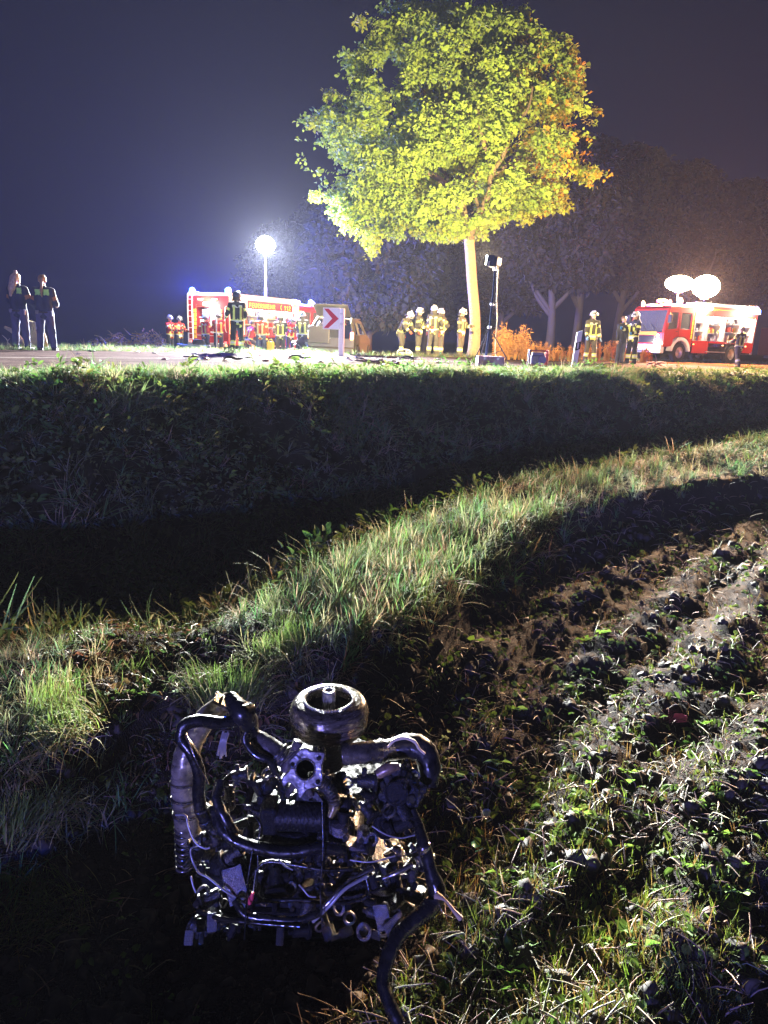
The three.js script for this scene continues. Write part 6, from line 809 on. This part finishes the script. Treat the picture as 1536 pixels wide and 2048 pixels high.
  // alternator with slotted face on the right, canister, coils
  { const c = E(795, 1585, 2.06), g = new THREE.Group(); g.name = 'alternator'; g.position.copy(c); g.rotation.set(-0.5, -0.15, 0); t.add(g); obj('alternator_case', cyl(0.078, 0.082, 0.1, 0, 0, -0.05, PI / 2, 0, 0, 32), castDark, g); obj('rim', put(new THREE.TorusGeometry(0.074, 0.007, 8, 40), 0, 0, 0.002), cast, g); const b = []; for (let i = 0; i < 26; i++) { const a = i / 26 * 2 * PI; b.push(ball(0.005, Math.cos(a) * 0.072, Math.sin(a) * 0.072, 0.008, 1, 7)); } obj('rim_studs', join(b), steel, g); obj('pulley', join([cyl(0.035, 0.035, 0.03, 0, 0, 0.015, PI / 2), put(new THREE.TorusGeometry(0.036, 0.004, 6, 26), 0, 0, 0.03)]), castDark, g); for (let i = 0; i < 6; i++) { const a = i * PI / 3; obj('vent', rbox(0.02, 0.012, 0.01, 0.003, Math.cos(a) * 0.053, Math.sin(a) * 0.053, 0.003, 0, 0, a), shiny, g); } }
  { const c = E(602, 1632, 2.0); obj('starter_motor', join([cyl(0.048, 0.048, 0.16, c.x, c.y, c.z, 0, 0, PI / 2, 26), rbox(0.06, 0.1, 0.09, 0.015, c.x - 0.1, c.y, c.z), cyl(0.02, 0.02, 0.17, c.x, c.y - 0.07, c.z + 0.02, 0, 0, PI / 2)]), castDark, t); obj('terminal', join([cyl(0.012, 0.012, 0.03, c.x + 0.07, c.y - 0.04, c.z + 0.04, PI / 2, 0, 0, 8), rbox(0.03, 0.04, 0.02, 0.006, c.x + 0.072, c.y - 0.06, c.z + 0.03)]), shiny, t); }
  { const c = E(690, 1668, 2.0); obj('cast_boss', join([cyl(0.032, 0.036, 0.07, c.x - 0.02, c.y + 0.02, c.z, 0.2), rbox(0.15, 0.014, 0.06, 0.006, c.x + 0.02, c.y - 0.025, c.z + 0.01, 0, 0, -0.25), cyl(0.02, 0.022, 0.05, c.x + 0.06, c.y + 0.0, c.z)]), M(0.3, 0.28, 0.32, 0.45, 0.5), t); for (const [px, py] of [[690, 1660], [690, 1676], [723, 1680]]) { const p = E(px, py, 1.95); obj('nut', join([cyl(0.008, 0.008, 0.01, p.x, p.y, p.z, 1.0, 0, 0, 6), ringGeo(0.008, 0.002, p.x, p.y, p.z + 0.004)]), shiny, t); } }
  // black coolant loops in front
  T('coolant_hose', [[430, 1612, 2.0], [440, 1650, 1.96], [470, 1680, 1.93], [520, 1697, 1.92], [580, 1704, 1.92], [640, 1696, 1.93], [690, 1700, 1.95]], 0.02, blackRubber, 70, 14);
  T('coolant_hose', [[440, 1560, 2.02], [434, 1600, 1.98], [452, 1640, 1.95], [470, 1668, 1.95]], 0.017, blackRubber, 40, 14);
  T('metal_line', [[620, 1836, 1.84], [650, 1812, 1.84], [680, 1780, 1.86], [702, 1762, 1.88], [748, 1735, 1.9]], 0.009, shiny, 40, 10); T('metal_line', [[626, 1843, 1.83], [660, 1810, 1.83], [690, 1778, 1.85], [735, 1752, 1.88]], 0.006, wireM, 40, 8); T('metal_line', [[766, 1757, 1.9], [795, 1745, 1.9], [826, 1729, 1.91]], [0.006, 0.009, 0.007], shiny, 16, 9);
  T('lower_hoop', [[470, 1800, 1.84], [490, 1828, 1.81], [545, 1838, 1.8], [600, 1840, 1.8], [640, 1825, 1.82]], 0.012, blackRubber, 50, 12); T('lower_hoop', [[396, 1822, 1.86], [440, 1836, 1.82], [520, 1846, 1.79], [600, 1852, 1.78]], 0.008, oily, 40, 10);
  // the long torn hose down the right side
  T('torn_hose', [[826, 1620, 2.02], [838, 1655, 1.98], [851, 1700, 1.93], [862, 1745, 1.89], [874, 1785, 1.86], [862, 1812, 1.83], [836, 1835, 1.8], [805, 1862, 1.77], [783, 1896, 1.73], [770, 1935, 1.69], [766, 1965, 1.66], [778, 2005, 1.62], [800, 2050, 1.58]], [0.012, 0.018, 0.021, 0.022, 0.03, 0.03, 0.024, 0.023, 0.023, 0.022, 0.02, 0.02, 0.02], blackRubber, 120, 16);
  T('hose_clip_band', [[846, 1690, 1.93], [848, 1700, 1.93]], 0.025, shiny, 4, 14); T('torn_flap', [[872, 1790, 1.82], [890, 1800, 1.8], [908, 1822, 1.78], [922, 1838, 1.77]], [0.012, 0.004, 0.006, 0.009], mat(0.3, 0.22, 0.15, 0.8), 20, 6); T('torn_flap', [[878, 1808, 1.81], [886, 1826, 1.8], [906, 1836, 1.78]], 0.002, steel, 14, 5);
  // loose wires
  const wires = [[[352, 1630, 1.98], [372, 1632, 1.96], [376, 1650, 1.95], [392, 1686, 1.93], [412, 1697, 1.92], [420, 1695, 1.92]], [[400, 1690, 1.94], [382, 1698, 1.92], [384, 1718, 1.91], [393, 1738, 1.9], [398, 1746, 1.9], [414, 1754, 1.88], [450, 1782, 1.86], [478, 1798, 1.86], [490, 1806, 1.86]], [[382, 1752, 1.88], [386, 1770, 1.87], [392, 1785, 1.86]], [[442, 1634, 1.95], [453, 1662, 1.93], [466, 1704, 1.92]], [[482, 1700, 1.93], [494, 1702, 1.92], [500, 1706, 1.92]], [[598, 1769, 1.88], [606, 1778, 1.87], [618, 1792, 1.86], [632, 1794, 1.86]], [[556, 1718, 1.93], [570, 1732, 1.91], [586, 1740, 1.9]], [[498, 1620, 1.98], [520, 1650, 1.95], [515, 1690, 1.93], [516, 1740, 1.9], [510, 1790, 1.86]], [[505, 1700, 1.9], [496, 1760, 1.86], [492, 1820, 1.8], [489, 1880, 1.75]], [[644, 1600, 1.96], [646, 1700, 1.9], [641, 1780, 1.84], [645, 1860, 1.78]], [[744, 1652, 1.96], [770, 1668, 1.95], [800, 1676, 1.95], [830, 1670, 1.96]], [[780, 1700, 1.94], [800, 1712, 1.92], [834, 1700, 1.93]], [[700, 1720, 1.92], [740, 1724, 1.91], [790, 1712, 1.92]]];
  wires.forEach((w, i) => T('loose_wire', w, i < 3 ? 0.0036 : 0.0026, i % 4 === 3 || (i > 6 && i < 10) ? blackRubber : wireM, 40, 6));
  T('red_tag', [[506, 1786, 1.84], [502, 1797, 1.84], [499, 1808, 1.84]], [0.004, 0.009, 0.006], mat(0.55, 0.05, 0.09, 0.5), 10, 6); T('tag_cord', [[512, 1740, 1.86], [508, 1770, 1.85], [506, 1788, 1.84]], 0.0012, wireM, 8, 5);
  // small castings, plugs and bolt heads over the front and flanks
  const boltG = join([cyl(0.0075, 0.0075, 0.008, 0, 0, 0.004, PI / 2, 0, 0, 6), cyl(0.0105, 0.0105, 0.003, 0, 0, 0, PI / 2, 0, 0, 14)]), plugG = join([rbox(0.022, 0.03, 0.03, 0.005), cyl(0.007, 0.007, 0.03, 0, 0.025, 0)]), tabG = join([rbox(0.045, 0.018, 0.008, 0.003), cyl(0.009, 0.009, 0.012, 0.018, 0, 0.004, PI / 2, 0, 0, 12)]), ringG2 = new THREE.TorusGeometry(0.014, 0.004, 8, 20), lobeG = join([cyl(0.014, 0.018, 0.045, 0, 0, 0, 0, 0, 0, 16), cyl(0.024, 0.024, 0.006, 0, -0.02, 0, 0, 0, 0, 20), cyl(0.0065, 0.0065, 0.014, 0, 0.028, 0, 0, 0, 0, 6), rbox(0.03, 0.012, 0.014, 0.003, 0.016, 0.006, 0)]);
  const kinds = [['bolt', boltG, shiny], ['connector_plug', plugG, oily], ['bracket', tabG, cast], ['seal_ring', ringG2, shiny], ['sensor_housing', lobeG, castDark], ['sensor_housing', lobeG, cast]];
  for (let i = 0; i < 190; i++) {
    const px = 392 + r() * 456, py = 1540 + r() * 330, k = kinds[Math.floor(Math.pow(r(), 0.8) * 6)], d = 2.09 - (py - 1540) * 0.00062 - 0.03 * r(), p = E(px, py, d), m = obj(k[0], k[1], k[2], t);
    m.position.copy(p); m.rotation.set(-0.6 + (r() - 0.5) * 1.2, (r() - 0.5) * 1.4, r() * 6.28); m.scale.setScalar(0.7 + 0.9 * r());
  }
  // pulleys and sump rim close to the ground
  for (const [px, py, d, R] of [[560, 1760, 1.95, 0.06], [470, 1740, 1.96, 0.045], [700, 1770, 1.95, 0.05], [770, 1650, 2.02, 0.04]]) { const p = E(px, py, d); obj('pulley', join([cyl(R, R, 0.03, 0, 0, 0, PI / 2, 0, 0, 30), ringGeo(R, 0.004, 0, 0, 0.016), ringGeo(R * 0.55, 0.004, 0, 0, 0.016), cyl(R * 0.3, R * 0.3, 0.05, 0, 0, 0, PI / 2)]).applyMatrix4(m4(p.x, p.y, p.z, -0.6, 0.15, 0)), castDark, t); }
  T('drive_belt', [[500, 1758, 1.93], [530, 1725, 1.94], [590, 1730, 1.93], [650, 1740, 1.92], [725, 1745, 1.93], [735, 1790, 1.9], [680, 1806, 1.88], [600, 1800, 1.87], [520, 1796, 1.88], [500, 1758, 1.93]], 0.007, blackRubber, 70, 6);
  obj('torn_bracket', join([bx(0.07, 0.05, 0.012, 790, 1850, 1.8, 0.004, -0.5, 0.3, 0.6), bx(0.05, 0.08, 0.01, 765, 1835, 1.82, 0.004, -0.3, -0.4, 0.3), bx(0.09, 0.02, 0.012, 812, 1860, 1.78, 0.004, 0, 0.2, 0.7)]), shiny, t);
  obj('plastic_tab', bx(0.03, 0.055, 0.01, 424, 1845, 1.82, 0.005, -0.5, 0.2, 0.1), M(0.16, 0.17, 0.22, 0.4, 0.2), t); obj('plastic_tab', bx(0.028, 0.045, 0.01, 378, 1875, 1.8, 0.008, -0.5, 0.1, 0), M(0.16, 0.17, 0.22, 0.4, 0.2), t);
  obj('folded_shield', (() => { const g = new THREE.PlaneGeometry(0.06, 0.11, 6, 8), p = g.attributes.position; for (let i = 0; i < p.count; i++) p.setZ(i, 0.03 * n2(p.getX(i) * 20, p.getY(i) * 20, 2)); const q = E(470, 1770, 1.88); return g.applyMatrix4(m4(q.x, q.y, q.z, -0.4, 0.4, 0.3)); })(), M(0.3, 0.3, 0.36, 0.4, 0.6), t);
}
for (const o of scene.children) if (o.isGroup || o.isMesh) o.traverse((c) => { if (c.isMesh) { c.castShadow = true; c.receiveShadow = true; } });
renderer.render(scene, camera);
